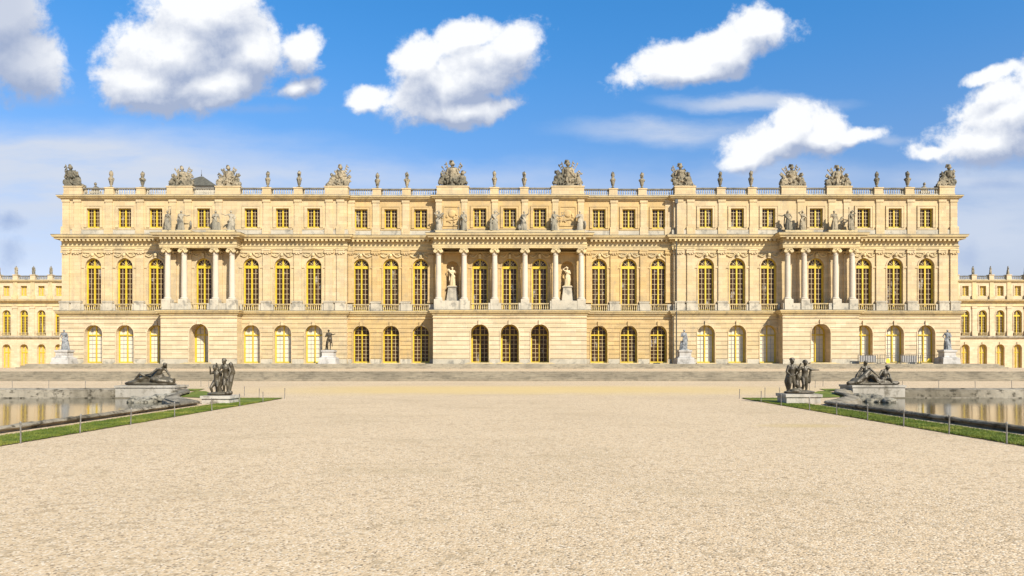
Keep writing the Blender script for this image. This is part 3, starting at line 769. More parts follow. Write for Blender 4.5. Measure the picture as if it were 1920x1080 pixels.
# --- string course
mb = MB(); moulding(mb, PG, [(0, 7.20), (.10, 7.22), (.12, 7.36), (.34, 7.50), (.38, 7.66), (.46, 7.70), (.46, 7.80), (0.0, 7.86)])
part('string_course', mb, 'stone_trim', 30)
mb = MB(); moulding(mb, PG, [(0, 6.86), (.05, 6.88), (.05, 6.98), (0, 7.0)]); part('string_course', mb, 'stone_trim')
mb = MB()
mb.poly([(x, y, 7.83) for x, y in [(-9.25, 83.5), (9.25, 83.5), (9.25, 85.6), (-9.25, 85.6)]])
for s_ in (-1, 1): mb.poly([(s_ * x, y, 7.83) for x, y in [(32.86, 83.5), (42.06, 83.5), (42.06, 85.6), (32.86, 85.6)]])
mb.quad((-9.25, 83.5, 7.1), (9.25, 83.5, 7.1), (9.25, 85.4, 7.1), (-9.25, 85.4, 7.1))
part('portico_floor', mb, 'stone_grey')
mb = MB(); moulding(mb, PG, [(.12, ZP - .02), (.12, ZP + .42), (.06, ZP + .5), (0, ZP + .5)])
# plinth, interrupted at the doors
mb = MB()
def segs(x0, x1, xs, hw):
    e = [x0]
    for x in sorted(xs): e += [x - hw, x + hw]
    e.append(x1); return list(zip(e[::2], e[1::2]))
pl = []
for s_ in (-1, 1):
    for (p, q), xs, hw, y in (((20.0, 32.86), WS[:3], 1.2, YS), ((42.06, 55.2), WS[4:], 1.2, YS), ((32.86, 42.06), [37.46], 1.28, 83.5), ((9.25, 20.0), WC, 1.15, YC)):
        r_ = sorted((s_ * p, s_ * q))
        for a, b_ in segs(r_[0], r_[1], [s_ * x for x in xs], hw): pl.append((a, b_, y))
for a, b_ in segs(-9.25, 9.25, [-3.63, 0, 3.63], 1.22): pl.append((a, b_, 83.5))
for a, b_, y in pl: mb.box(a, b_, y - .09, y + .05, ZP - .05, ZP + .56)
part('plinth', mb, 'stone_grey')
for x, y, hw in [(s_ * 37.46, 83.5, 1.5) for s_ in (-1, 1)] + [(x, 83.5, 1.45) for x in (-3.63, 0, 3.63)]:
    mb = MB(); mb.box(x - hw, x + hw, y - .75, y + 1.6, ZP - .02, ZP + .15); mb.box(x - hw - .25, x + hw + .25, y - 1.1, y - .75, ZP - .02, ZP + .07); part('doorstep', mb, 'stone_trim')
for x, y in [(s_ * x, YS) for s_ in (-1, 1) for x in WS[:3] + WS[4:]] + [(s_ * x, YC) for s_ in (-1, 1) for x in WC]:
    mb = MB(); mb.box(x - 1.2, x + 1.2, y - .35, y + .6, ZP - .02, ZP + .10); part('doorstep', mb, 'stone_trim')

# --- first floor walls
def first_block(x0, x1, y, xs, mat, niches=()):
    mb = MB(); wall(mb, x0, x1, 7.34, 15.4, y, [(x, .97, FZ[0], FZ[1], True, .42) for x in xs] + [(x, .78, 9.9, 13.2, True, .25) for x in niches])
    for x in xs:
        ring(mb, .97, FZ[0] + .8, FZ[1], True, .14, y - .07, y, x)
        mb.box(x - 1.45, x - .97, y - .09, y, FZ[1] - .22, FZ[1] - .02); mb.box(x + .97, x + 1.45, y - .09, y, FZ[1] - .22, FZ[1] - .02)
    return part('first_floor_wall', mb, mat)
for s_ in (-1, 1):
    r0 = sorted((s_ * 20.0, s_ * 54.85)); first_block(*r0, YS, [s_ * x for x in WS], 'stone_pale')
    r0 = sorted((s_ * 9.2, s_ * 20.0)); first_block(*r0, YC, [s_ * x for x in WC], 'stone_warm')
first_block(-9.2, 9.2, YC, [-3.68, 0, 3.68], 'stone_warm', (-7.07, 7.07))
for x in (-7.07, 7.07):                       # the niche shells behind the portico
    mb = MB(); y = YC + .25
    prof = [(-.78 * math.cos(PI * i / 12), .62 * math.sin(PI * i / 12)) for i in range(13)]
    for (a, b_), (c_, d_) in zip(prof, prof[1:]): mb.quad((x + a, y + b_, 9.9), (x + c_, y + d_, 9.9), (x + c_, y + d_, 13.2), (x + a, y + b_, 13.2))
    for j in range(6):
        e0, e1 = j * PI / 12, (j + 1) * PI / 12
        for (a, b_), (c_, d_) in zip(prof, prof[1:]):
            mb.quad((x + a * math.cos(e0), y + b_ * math.cos(e0), 13.2 + .78 * math.sin(e0)), (x + c_ * math.cos(e0), y + d_ * math.cos(e0), 13.2 + .78 * math.sin(e0)), (x + c_ * math.cos(e1), y + d_ * math.cos(e1), 13.2 + .78 * math.sin(e1)), (x + a * math.cos(e1), y + b_ * math.cos(e1), 13.2 + .78 * math.sin(e1)))
    mb.poly([(x + a, y + b_, 9.9) for a, b_ in prof])
    part('niche', mb, 'stone_warm', 50)
# carved garlands and keystones over the tall windows
rnd = random.Random(3)
mb = MB()
mb.box(-.16, .16, -.24, 0, .98, 1.42); mb.ell((0, -.24, 1.36), (.20, .14, .26), seg=8, n=3)
for q in (-1, 1):
    for i in range(9):
        t = i / 8; mb.ell((q * (.25 + .95 * t), -.07, 1.62 - .52 * math.sin(t * PI) * .55 - .28 * t), (.10 + .05 * rnd.random(), .09, .08 + .06 * rnd.random()), seg=7, n=2)
    for i in range(7): mb.ell((q * (.52 + .62 * rnd.random()), -.04, 1.12 + .38 * rnd.random()), (.09, .06, .09), seg=6, n=2)
    mb.caps((q * .2, -.08, 1.6), (q * 1.25, -.06, 1.66), .045, .045, 6, 2)
garl = mb.mesh('garland', 'stone_trim', 60)
for x, y in [(s_ * x, YS) for s_ in (-1, 1) for x in WS] + [(s_ * x, YC) for s_ in (-1, 1) for x in WC] + [(x, YC) for x in (-3.68, 0, 3.68)]:
    obj('garland', garl, palace, (x, y - 85, FZ[1] - ZP))
# pilasters
mb = MB()
mb.box(-.45, .45, -.16, .02, 1.25, 6.95); mb.box(-.52, .52, -.23, .02, 1.0, 1.12); mb.box(-.49, .49, -.20, .02, 1.12, 1.26)
mb.box(-.54, .54, -.25, .02, 7.38, 7.55)
for q in (-1, 1):
    mb.lathe([(.17, -.25), (.17, 0)], (0, 0, 0), 10); k = len(mb.v) - 20
    for i in range(k, len(mb.v)): vx, vy, vz = mb.v[i]; mb.v[i] = (vx + q * .42, vz + .0, vy + 7.2)
    mb.ell((q * .15, -.22, 6.98), (.14, .09, .10), seg=7, n=2)
mb.box(-.36, .36, -.2, .02, 7.08, 7.36)
mb.box(-.45, .45, -.19, .02, 6.86, 6.95)
pil = mb.mesh('pilaster', 'stone_pale'); pilw = pil.copy(); pilw.materials[0] = M['stone_warm']
PX = [20.75, 22.15, 25.97, 29.8, 35.64, 39.44, 41.3, 45.29, 49.12, 52.98, 54.38]
for s_ in (-1, 1):
    for x in PX: obj('pilaster', pil, palace, (s_ * x, 0, 7.82 - ZP))
    for x in (9.75, 12.83, 16.5, 19.55): obj('pilaster', pilw, palace, (s_ * x, .5, 7.82 - ZP), (0, 0, 0), (.8 if x in (9.75, 19.55) else 1, 1, 1))
    for x in (5.57, 1.84, 8.6): obj('pilaster', pilw, palace, (s_ * x, .5, 7.82 - ZP), (0, 0, 0), (.85, 1, 1))
# stylobate with pedestals between the balconies
mb = MB()
def pedestal(mb, x, y, hw=.58, d=.45, top=9.05): 
    mb.box(x - hw, x + hw, y - d, y + .02, 7.84, top - .25); mb.box(x - hw - .06, x + hw + .06, y - d - .06, y + .02, top - .25, top - .1)
    k = mb.verts([(x - hw - .06, y - d - .06, top - .1), (x + hw + .06, y - d - .06, top - .1), (x + hw - .05, y + .02, top + .03), (x - hw + .05, y + .02, top + .03), (x - hw - .06, y + .02, top - .1), (x + hw + .06, y + .02, top - .1)])
    mb.face((k, k + 1, k + 2, k + 3)); mb.face((k, k + 3, k + 4)); mb.face((k + 1, k + 5, k + 2))
for s_ in (-1, 1):
    for (p, q), xs, y in (((20.0, 33.0), WS[:3], YS), ((42.0, 54.85), WS[4:], YS), ((9.25, 20.0), WC, YC)):
        r_ = sorted((s_ * p, s_ * q))
        for a, b_ in segs(r_[0], r_[1], [s_ * x for x in xs], 1.03): mb.box(a, b_, y - .3, y + .03, 7.84, 8.66)
    for x in [v for v in PX if not 33 < v < 42]: pedestal(mb, s_ * x, YS)
    for x in (12.83, 16.5): pedestal(mb, s_ * x, YC)
    for a, b_ in ((33.0, 36.55), (38.5, 42.0)): r_ = sorted((s_ * a, s_ * b_)); mb.box(*r_, 83.62, 84.3, 7.84, 8.66)
    for dx in (-3.9, -1.9, 1.9, 3.9): mb.box(s_ * 37.55 + dx - .52, s_ * 37.55 + dx + .52, 83.5, 84.5, 7.84, 9.03)
    r_ = sorted((s_ * 9.15, s_ * 4.85)); mb.box(*r_, 83.68, 84.4, 7.84, 8.95)
for a, b_ in ((-2.6, -1.05), (1.05, 2.6)): mb.box(a, b_, 83.68, 84.4, 7.84, 8.7)
for x in (8.66, 5.55, 1.84):
    for s_ in (-1, 1): mb.box(s_ * x - .5, s_ * x + .5, 83.64, 84.7, 7.84, 9.03)
for x in (-7.07, 7.07):
    mb.box(x - .95, x + .95, YC - .2, YC + .02, 7.84, 9.2); 
    k = mb.verts([(x - .72, YC - .55, 9.0), (x + .72, YC - .55, 9.0), (x + .72, YC + .1, 9.0), (x - .72, YC + .1, 9.0), (x - .5, YC - .4, 10.72), (x + .5, YC - .4, 10.72), (x + .5, YC + .1, 10.72), (x - .5, YC + .1, 10.72)])
    for q in ((4, 5, 6, 7), (0, 1, 5, 4), (1, 2, 6, 5), (3, 0, 4, 7)): mb.face([k + i for i in q])
    mb.box(x - .62, x + .62, YC - .5, YC + .1, 10.72, 10.86); mb.box(x - .85, x + .85, YC - .62, YC - .2, 7.84, 9.1)
part_pieces('pedestal_block', mb, 'stone_grey')
bal = balustrade(2.06, .83, .0, .13, .24, .22, 'stone_trim', .075)
for x, y in [(s_ * x, YS - .17) for s_ in (-1, 1) for x in WS[:3] + WS[4:]] + [(s_ * x, YC - .17) for s_ in (-1, 1) for x in WC] + [(s_ * 37.55, 83.85) for s_ in (-1, 1)] + [(x, 83.9) for x in (-3.68, 0, 3.68)]:
    obj('balustrade', bal, palace, (x, y - 85, 7.84 - ZP))
# columns
mb = MB()
mb.box(-.5, .5, -.5, .5, 0, .12)
mb.lathe([(.46, .12), (.48, .2), (.42, .28), (.40, .34), (.345, .40), (.352, 1.8), (.345, 2.8), (.325, 4.2), (.30, 5.42), (.34, 5.46), (.34, 5.52), (.30, 5.55), (.30, 5.75)], (0, 0, 0), 20)
shaft = mb.mesh('column', 'stone_column', 40)
mb = MB()
mb.box(-.46, .46, -.44, .44, 6.14, 6.34); mb.lathe([(.31, 5.75), (.34, 5.85), (.44, 6.0), (.42, 6.14)], (0, 0, 0), 16)
for a in (-1, 1):
    for b_ in (-1, 1):
        mb.lathe([(.08, -.09), (.19, -.08), (.19, .08), (.08, .09)], (0, 0, 0), 10); k = len(mb.v) - 40
        for i in range(k, len(mb.v)): vx, vy, vz = mb.v[i]; mb.v[i] = (vx + a * .40, vz + b_ * .38, vy + 5.93)
    mb.caps((a * .1, -.44, 5.98), (a * .3, -.46, 5.72), .06, .04, 6, 2)
mb.ell((0, -.45, 6.1), (.12, .1, .12), seg=8, n=2)
capm = mb.mesh('capital', 'stone_trim', 40)
COLX = [(s_ * 37.55 + d, 84.0) for s_ in (-1, 1) for d in (-3.9, -1.9, 1.9, 3.9)] + [(s_ * x, 84.18) for s_ in (-1, 1) for x in (8.66, 5.55, 1.84)]
for x, y in COLX:
    o = obj('column', shaft, palace, (x, y - 85, 9.03 - ZP)); obj('capital', capm, o)
# --- entablature: architrave, frieze, bracketed cornice
PE = sym([(9.22, 83.78), (9.22, YC), (20.0, YC), (20.0, YS), (33.0, YS), (33.0, 83.58), (42.08, 83.58), (42.08, YS), (54.85, YS), (54.85, 175)])
mb = MB(); moulding(mb, PE, [(-.02, 15.34), (.10, 15.34), (.10, 15.50), (.13, 15.50), (.13, 15.70), (.20, 15.73), (.20, 15.79), (.08, 15.80), (.08, 16.30), (.16, 16.34), (.16, 16.50), (-.02, 16.5)])
part('architrave', mb, 'stone_trim')
mb = MB()
for x0, x1, y0 in ((-9.22, 9.22, 83.78), (-42.08, -33.0, 83.58), (33.0, 42.08, 83.58)):
    mb.quad((x0, y0, 15.35), (x1, y0, 15.35), (x1, 85.6, 15.35), (x0, 85.6, 15.35)); mb.quad((x0, y0 + .8, 15.0), (x1, y0 + .8, 15.0), (x1, 85.6, 15.0), (x0, 85.6, 15.0))
part('portico_soffit', mb, 'stone_trim')
mb = MB(); moulding(mb, PE, [(-.02, 16.52), (.62, 16.54), (.66, 16.72), (.78, 16.76), (.88, 16.95), (.88, 17.02), (-.02, 17.14)])
part('cornice', mb, 'stone_trim', 30)
mb = MB()
def modill(a, b_):
    if abs(a[1] - b_[1]) > 1e-6: return
    L = b_[0] - a[0]; k = max(1, int(L / .52))
    for i in range(k):
        x = a[0] + (i + .5) * L / k; mb.box(x - .13, x + .13, a[1] - .60, a[1] - .14, 16.30, 16.53)
for a, b_ in zip(PE, PE[1:]): modill(a, b_)
part('bracket_row', mb, 'stone_trim')
mb = MB()
for pts in ([(-9.22, 83.7), (9.22, 83.7), (9.22, 85.6), (-9.22, 85.6)], [(-42.08, 83.5), (-33, 83.5), (-33, 85.2), (-42.08, 85.2)], [(33, 83.5), (42.08, 83.5), (42.08, 85.2), (33, 85.2)]): mb.poly([(x, y, 17.13) for x, y in pts])
for x0, x1, y0, y1 in ((-9.0, 9.0, 83.75, 84.75), (-41.9, -39.0 + .6, 83.5, 84.6), (-36.6, -33.2, 83.5, 84.6), (33.2, 36.6, 83.5, 84.6), (38.4, 41.9, 83.5, 84.6)): mb.box(x0, x1, y0, y1, 17.1, 17.46)
part('statue_ledge', mb, 'stone_trim')
# --- attic
def attic_block(x0, x1, y, xs, mat):
    mb = MB(); wall(mb, x0, x1, 17.0, 21.62, y, [(x, .80, AZ[0], AZ[1], False, .36) for x in xs])
    for x in xs:
        ring(mb, .80, AZ[0], AZ[1], False, .26, y - .08, y, x); ring(mb, 1.06, AZ[0], AZ[1] + .26, False, .08, y - .12, y, x)
        mb.box(x - 1.2, x + 1.2, y - .2, y, AZ[0] - .28, AZ[0] - .12)
    return part('attic_wall', mb, mat)
for s_ in (-1, 1):
    r0 = sorted((s_ * 20.0, s_ * 54.85)); attic_block(*r0, YS, [s_ * x for x in WS], 'stone_pale')
    r0 = sorted((s_ * 9.15, s_ * 20.0)); attic_block(*r0, YC, [s_ * x for x in WC], 'stone_warm')
attic_block(-9.15, 9.15, 84.95, [-3.68, 0, 3.68], 'stone_warm')
mb = MB()
for s_ in (-1, 1): mb.quad((s_ * 9.15, 84.95, 17), (s_ * 9.15, YC, 17), (s_ * 9.15, YC, 21.6), (s_ * 9.15, 84.95, 21.6))
part('return_wall', mb, 'stone_warm')
mb = MB(); PA = sym([(9.15, 84.95), (9.15, YC), (20.0, YC), (20.0, YS), (54.85, YS), (54.85, 175)])
moulding(mb, PA, [(0, 17.1), (.16, 17.1), (.16, 17.72), (.08, 17.8), (0, 17.8)]); part('attic_base', mb, 'stone_grey')
mb = MB()                                     # flat strips between the attic windows, and sunk panels
def strip_(x, y, hw=.42):
    mb.box(x - hw, x + hw, y - .11, y + .01, 17.8, 21.5); mb.box(x - hw - .1, x + hw + .1, y - .26, y + .01, 17.1, 18.12); mb.box(x - hw - .06, x + hw + .06, y - .17, y + .01, 21.15, 21.5)
for s_ in (-1, 1):
    for x in PX: strip_(s_ * x, YS)
    for x in (12.83, 16.5, 19.55): strip_(s_ * x, YC)
    for x in (8.7, 5.57, 1.84): strip_(s_ * x, 84.95, .36)
part_pieces('attic_pilaster', mb, 'stone_pale')
rnd = random.Random(8)
for s_ in (-1, 1):
    mb = MB(); x = s_ * 7.1; y = 84.95
    for a, b_, c_, d_ in ((x - 1.05, x + 1.05, 20.55, 20.68), (x - 1.05, x + 1.05, 18.2, 18.33), (x - 1.05, x - .92, 18.33, 20.55), (x + .92, x + 1.05, 18.33, 20.55)): mb.box(a, b_, y - .08, y + .01, c_, d_)
    mb.ell((x, y - .02, 19.75), (.48, .12, .5), seg=14, n=3)
    for i in range(14): a = rnd.uniform(0, 2 * PI); mb.ell((x + .62 * math.cos(a), y - .03, 19.3 + .62 * math.sin(a)), (.16, .09, .12), (0, a, 0), 7, 2)
    mb.caps((x - .6, y - .04, 18.8), (x + .55, y - .04, 19.1), .08, .08, 7, 2)
    part('relief_panel', mb, 'stone_warm', 50)
mb = MB(); moulding(mb, PA, [(-.02, 21.40), (.10, 21.40), (.14, 21.52), (.34, 21.60), (.42, 21.74), (.50, 21.80), (.50, 21.90), (-.02, 21.98)])
part('top_cornice', mb, 'stone_trim', 30)
mb = MB(); moulding(mb, PE, [(-.02, 17.03), (.90, 17.025), (.91, 17.09), (-.02, 17.15)]); part('flashing', mb, 'flashing_lead')
mb = MB(); moulding(mb, PG, [(0, 7.82), (.475, 7.805), (.48, 7.86), (0, 7.875)]); part('flashing', mb, 'flashing_lead')
mb = MB(); moulding(mb, PA, [(-.02, 21.90), (.515, 21.905), (.52, 21.955), (-.02, 21.985)]); part('flashing', mb, 'flashing_lead')
# roof behind the parapet
mb = MB(); mb.poly([(x, y + (.02 if i else 0), 21.95) for i, (x, y) in enumerate(PA)]); part('roof', mb, 'lead_roof')
# drainpipe in the right-hand angle
mb = MB(); mb.lathe([(.08, 0), (.08, 20)], (20.32, YS - .4, ZP), 8); mb.box(20.15, 20.49, YS - .55, YS - .25, 20.9, 21.4)
for z in (4, 8, 13, 18): mb.lathe([(.11, 0), (.11, .12)], (20.32, YS - .4, z), 8)
part('drainpipe', mb, 'dark_metal')

# --- windows
KG = window_meshes('door_dark', 1.03, GZ[1] - .12 - GZ[0], True, 7, trans=3.35, th=.16, fan=False, fr=.10, mull=.12)
KGW = window_meshes('door_blind', 1.08, GZ[1] - GZ[0] - .1, True, 6, trans=3.35, th=.14, fan=False, pane='white_blind', bars='grey_glass_bar', fr=.10, mull=.13, bw=.03)
KPW = window_meshes('door_portal_blind', 1.16, GZ[1] - GZ[0] - .1, True, 6, trans=3.35, th=.16, fan=False, pane='white_blind', bars='grey_glass_bar', fr=.14, mull=.13, bw=.03)
KPD = window_meshes('door_portal', 1.10, GZ[1] - GZ[0] - .1, True, 6, trans=3.35, th=.14, fan=False, fr=.14)
KF = window_meshes('tall', .97, FZ[1] - FZ[0], True, 8, trans=FZ[1] - FZ[0] - .24, th=.34, fr=.12, mull=.17, bw=.045)
KA = window_meshes('attic', .80, AZ[1] - AZ[0], False, 5, fr=.07, mull=.17, bw=.04)
def rp(x, y, z): return (x, y, z)
for s_ in (-1, 1):
    for x in WS[:3] + WS[4:]: place_window(palace, KGW, s_ * x, YS + .60, GZ[0] + .1, BASE)
    place_window(palace, KPW, s_ * 37.46, 85.05, GZ[0] + .1, BASE)
    for x in WC: place_window(palace, KG, s_ * x, YC + .52, GZ[0] + .1, BASE)
    for x in WS: place_window(palace, KF, s_ * x, YS + .28, FZ[0], BASE); place_window(palace, KA, s_ * x, YS + .22, AZ[0], BASE)
    for x in WC: place_window(palace, KF, s_ * x, YC + .28, FZ[0], BASE); place_window(palace, KA, s_ * x, YC + .22, AZ[0], BASE)
for x in (-3.63, 0, 3.63): place_window(palace, KPD, x, 85.05, GZ[0] + .1, BASE)
for x in (-3.68, 0, 3.68): place_window(palace, KF, x, YC + .28, FZ[0], BASE); place_window(palace, KA, x, 84.95 + .22, AZ[0], BASE)

# --- roof parapet: pedestals and balustrades
def fx(px, D=85.0): return (px - 956) / (1300 / D)
URN = [205, 264, 500, 559, 705, 761, 927, 983, 1151, 1206, 1352, 1410, 1647, 1705]
TRO = [(139, 120, 154), (338, 313, 361), (428, 404, 450), (631, 609, 652), (848, 819, 879), (1064, 1034, 1095), (1284, 1265, 1304), (1486, 1465, 1511), (1573, 1550, 1597), (1772, 1761, 1789)]
def yroof(px):
    X = abs(fx(px)); return (84.95 if X < 9.3 else YC if X < 19.9 else YS) + .18
blk = sorted([(fx(u) - .52, fx(u) + .52, yroof(u), 22.95) for u in URN] + [(fx(a), fx(b_), yroof(u), 23.12) for u, a, b_ in TRO])
for a, b_, y, zt in blk:
    mb = MB(); mb.box(a, b_, y - .28, y + .75, 21.93, zt - .14); mb.box(a - .07, b_ + .07, y - .34, y + .8, zt - .14, zt); mb.box(a - .05, b_ + .05, y - .33, y + .8, 21.93, 22.2)
    part('parapet_pedestal', mb, 'stone_pale')
edges = [(-54.7, -54.7, YS, 0)] + blk
for (a0, a1, ya, _), (b0, b1, yb, _) in zip(blk, blk[1:]):
    L = b0 - a1
    if L < .4: continue
    y = ya if abs(ya - yb) < .01 else max(ya, yb)
    me = balustrade(L - .16, 1.0, .24, .17, .27, .3, 'stone_grey', .085)
    obj('balustrade', me, palace, ((a1 + b0) / 2, y - 85, 21.94 - ZP))
for s_ in (-1, 1):
    me = balustrade(70, 1.0, .24, .17, .6, .3, 'stone_grey', .085)
    obj('balustrade', me, palace, (s_ * 54.6, 35.5 + .8, 21.94 - ZP), (0, 0, PI / 2))

# dark tiled roof lantern seen over the left parapet
lan = empty('roof_pavilion', (XC - 49.0, 110, 21.96), 'small pyramid-roofed tiled pavilion with a finial, behind the left parapet sculptures', 'roof pavilion')
mb = MB(); mb.box(-3.2, 3.2, -3, 3, 0, 6.75); obj('wall', mb.mesh('wall', 'stone_grey'), lan)
mb = MB(); k = mb.verts([(-3.5, -3.3, 6.7), (3.5, -3.3, 6.7), (3.5, 3.3, 6.7), (-3.5, 3.3, 6.7), (-.25, 0, 8.95), (.25, 0, 8.95)])
for q in ((0, 1, 5, 4), (1, 2, 5), (2, 3, 4, 5), (3, 0, 4), (3, 2, 1, 0)): mb.face([k + i for i in q])
obj('roof', mb.mesh('roof', 'tile_roof'), lan)
mb = MB(); mb.lathe([(.12, 8.8), (.06, 9.0), (.10, 9.2), (.03, 9.35), (.02, 10.0)], seg=8); obj('finial', mb.mesh('finial', 'dark_metal'), lan)

# ================================================================== WINGS set back on either side
ORD = ['first', 'second', 'third', 'fourth', 'fifth', 'sixth', 'seventh', 'eighth', 'ninth', 'tenth', 'eleventh', 'twelfth', 'thirteenth', 'fourteenth']
WY = 175.0
wk_f = window_meshes('wing_tall', 1.05, 13.35 - 8.0, True, 7, trans=4.8, th=.4, fr=.18, mull=.25, bw=.05)
wk_d = window_meshes('wing_door', 1.05, 4.75 + 1.3, True, 8, trans=4.9, th=.2, fr=.16, mull=.2, bw=.07, fan=False, pane='tan_blind')
wk_a = window_meshes('wing_attic', .82, 2.5, False, 5, fr=.12, mull=.16, bw=.06, pane='tan_blind')
for sgn, side in ((-1, 'left'), (1, 'right')):
    wing = empty('palace_wing', (sgn * 116, WY, -1.3), f'distant pale stone wing set far back beyond the {side} end of the palace', 'palace wing')
    off = (sgn * 116, WY, -1.3)
    def wp(name, mb, mat, smooth=None):
        mb.v = [(x - off[0], y - off[1], z - off[2]) for x, y, z in mb.v]; return obj(name, mb.mesh(name, mat, smooth), wing)
    c0 = 114.35 if sgn < 0 else 114.4
    xs = [sgn * (c0 + i * 4.4) for i in range(-1, 4)]
    x0, x1 = sorted((sgn * 50, sgn * 190))
    mb = MB(); wall(mb, x0, x1, -1.3, 7.4, WY, [(x, 1.05, -1.3, 4.75, True, .7) for x in xs])
    for x in xs: ring(mb, 1.05, -1.3, 4.75, True, .14, WY - .1, WY, x); mb.box(x - .2, x + .2, WY - .2, WY, 5.75, 6.35)
    wp('ground_wall', mb, 'stone_cream')
    mb = MB(); wall(mb, x0, x1, 7.4, 15.4, WY, [(x, 1.05, 8.0, 13.35, True, .5) for x in xs])
    for x in xs: ring(mb, 1.05, 8.6, 13.35, True, .2, WY - .1, WY, x)
    wp('first_floor_wall', mb, 'stone_cream')
    mb = MB(); wall(mb, x0, x1, 15.4, 21.8, WY, [(x, .82, 18.0, 20.5, False, .5) for x in xs]); 
    for x in xs: ring(mb, .82, 18.0, 20.5, False, .25, WY - .1, WY, x)
    wp('attic_wall', mb, 'stone_cream')
    pth = [(x0, WY), (x1, WY)]
    mb = MB(); moulding(mb, pth, [(0, 7.1), (.2, 7.2), (.5, 7.5), (.6, 7.8), (0, 7.9)]); wp('string_course', mb, 'stone_grey')
    mb = MB(); moulding(mb, pth, [(0, 15.3), (.15, 15.35), (.1, 16.2), (.3, 16.3), (.9, 16.7), (1.0, 17.0), (0, 17.15)]); wp('cornice', mb, 'stone_trim')
    mb = MB(); moulding(mb, pth, [(0, 21.3), (.2, 21.4), (.5, 21.75), (.55, 21.95), (0, 22.05)]); wp('top_cornice', mb, 'stone_trim')
    mb = MB(); mb.quad((x0, WY, 21.97), (x1, WY, 21.97), (x1, WY + 12, 21.97), (x0, WY + 12, 21.97)); 
    k = mb.verts([(x0, WY + 2, 21.97), (x1, WY + 2, 21.97), (x1, WY + 6, 23.9), (x0, WY + 6, 23.9), (x1, WY + 12, 21.97), (x0, WY + 12, 21.97)]); mb.face((k, k + 1, k + 2, k + 3)); mb.face((k + 3, k + 2, k + 4, k + 5)); wp('roof', mb, 'lead_roof')
    piers = [sgn * (c0 + (i - .5) * 4.4) for i in range(-1, 5)]
    for x in piers:
        mb = MB(); mb.box(x - .52, x + .52, WY - .18, WY + .02, 9.0, 15.3); mb.box(x - .65, x + .65, WY - .28, WY + .02, 14.8, 15.3); mb.box(x - .7, x + .7, WY - .45, WY + .02, 7.85, 9.1); wp('pilaster', mb, 'stone_cream')
        mb = MB(); mb.box(x - .5, x + .5, WY - .15, WY + .02, 17.1, 21.4); mb.box(x - .7, x + .7, WY - .4, WY + .02, 17.1, 18.1); wp('attic_pier', mb, 'stone_trim')
        mb = MB(); mb.box(x - .6, x + .6, WY - .15, WY + .9, 22.0, 23.35); mb.box(x - .7, x + .7, WY - .25, WY + 1, 23.2, 23.35); wp('parapet_pedestal', mb, 'stone_cream')
    for a, b_ in zip(sorted(piers), sorted(piers)[1:]):
        me = balustrade(b_ - a - 1.25, 1.05, .22, .2, .42, .35, 'stone_grey', .11); obj('balustrade', me, wing, ((a + b_) / 2 - off[0], .3, 22.02 + 1.3))
    for x in xs:
        place_window(wing, wk_d, x, WY + .55, -1.28, off); place_window(wing, wk_f, x, WY + .35, 8.0, off); place_window(wing, wk_a, x, WY + .35, 18.0, off)
        me = balustrade(2.1, .8, 0, .14, .3, .25, 'stone_trim', .09); obj('balustrade', me, wing, (x - off[0], -.25, 7.86 + 1.3))

# ================================================================== ROOF SCULPTURE
mb = MB()
mb.box(-.34, .34, -.34, .34, 0, .12)
mb.lathe([(.24, .12), (.25, .17), (.12, .25), (.11, .34), (.17, .44), (.22, .66), (.27, .92), (.31, 1.14), (.30, 1.24), (.19, 1.32), (.15, 1.44), (.21, 1.5), (.18, 1.56), (.16, 1.6), (.23, 1.7), (.22, 1.84), (.12, 2.02), (.04, 2.14)], seg=14)
for q in (-1, 1): mb.caps((q * .27, 0, .95), (q * .36, 0, 1.12), .05, .05, 7, 2); mb.caps((q * .36, 0, 1.12), (q * .25, 0, 1.26), .05, .04, 7, 2)
rnd = random.Random(2)
for i in range(12): a = rnd.uniform(0, 6.28); mb.ell((.17 * math.cos(a), .17 * math.sin(a), rnd.uniform(1.62, 1.95)), (.08, .08, .1), seg=7, n=2)
for i in range(8): a = i * PI / 4; mb.ell((.27 * math.cos(a), .27 * math.sin(a), 1.04), (.07, .07, .06), seg=6, n=2)
urnm = mb.mesh('urn', 'stone_trophy', 60)
for i, u in enumerate(URN):
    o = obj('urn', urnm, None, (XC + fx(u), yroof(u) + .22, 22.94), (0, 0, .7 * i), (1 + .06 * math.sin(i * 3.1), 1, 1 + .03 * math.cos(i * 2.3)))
    label(o, f'weathered stone urn on the palace roof parapet, {ORD[i]} urn counting from the left', 'urn', 'urns along the roof parapet of the main block')

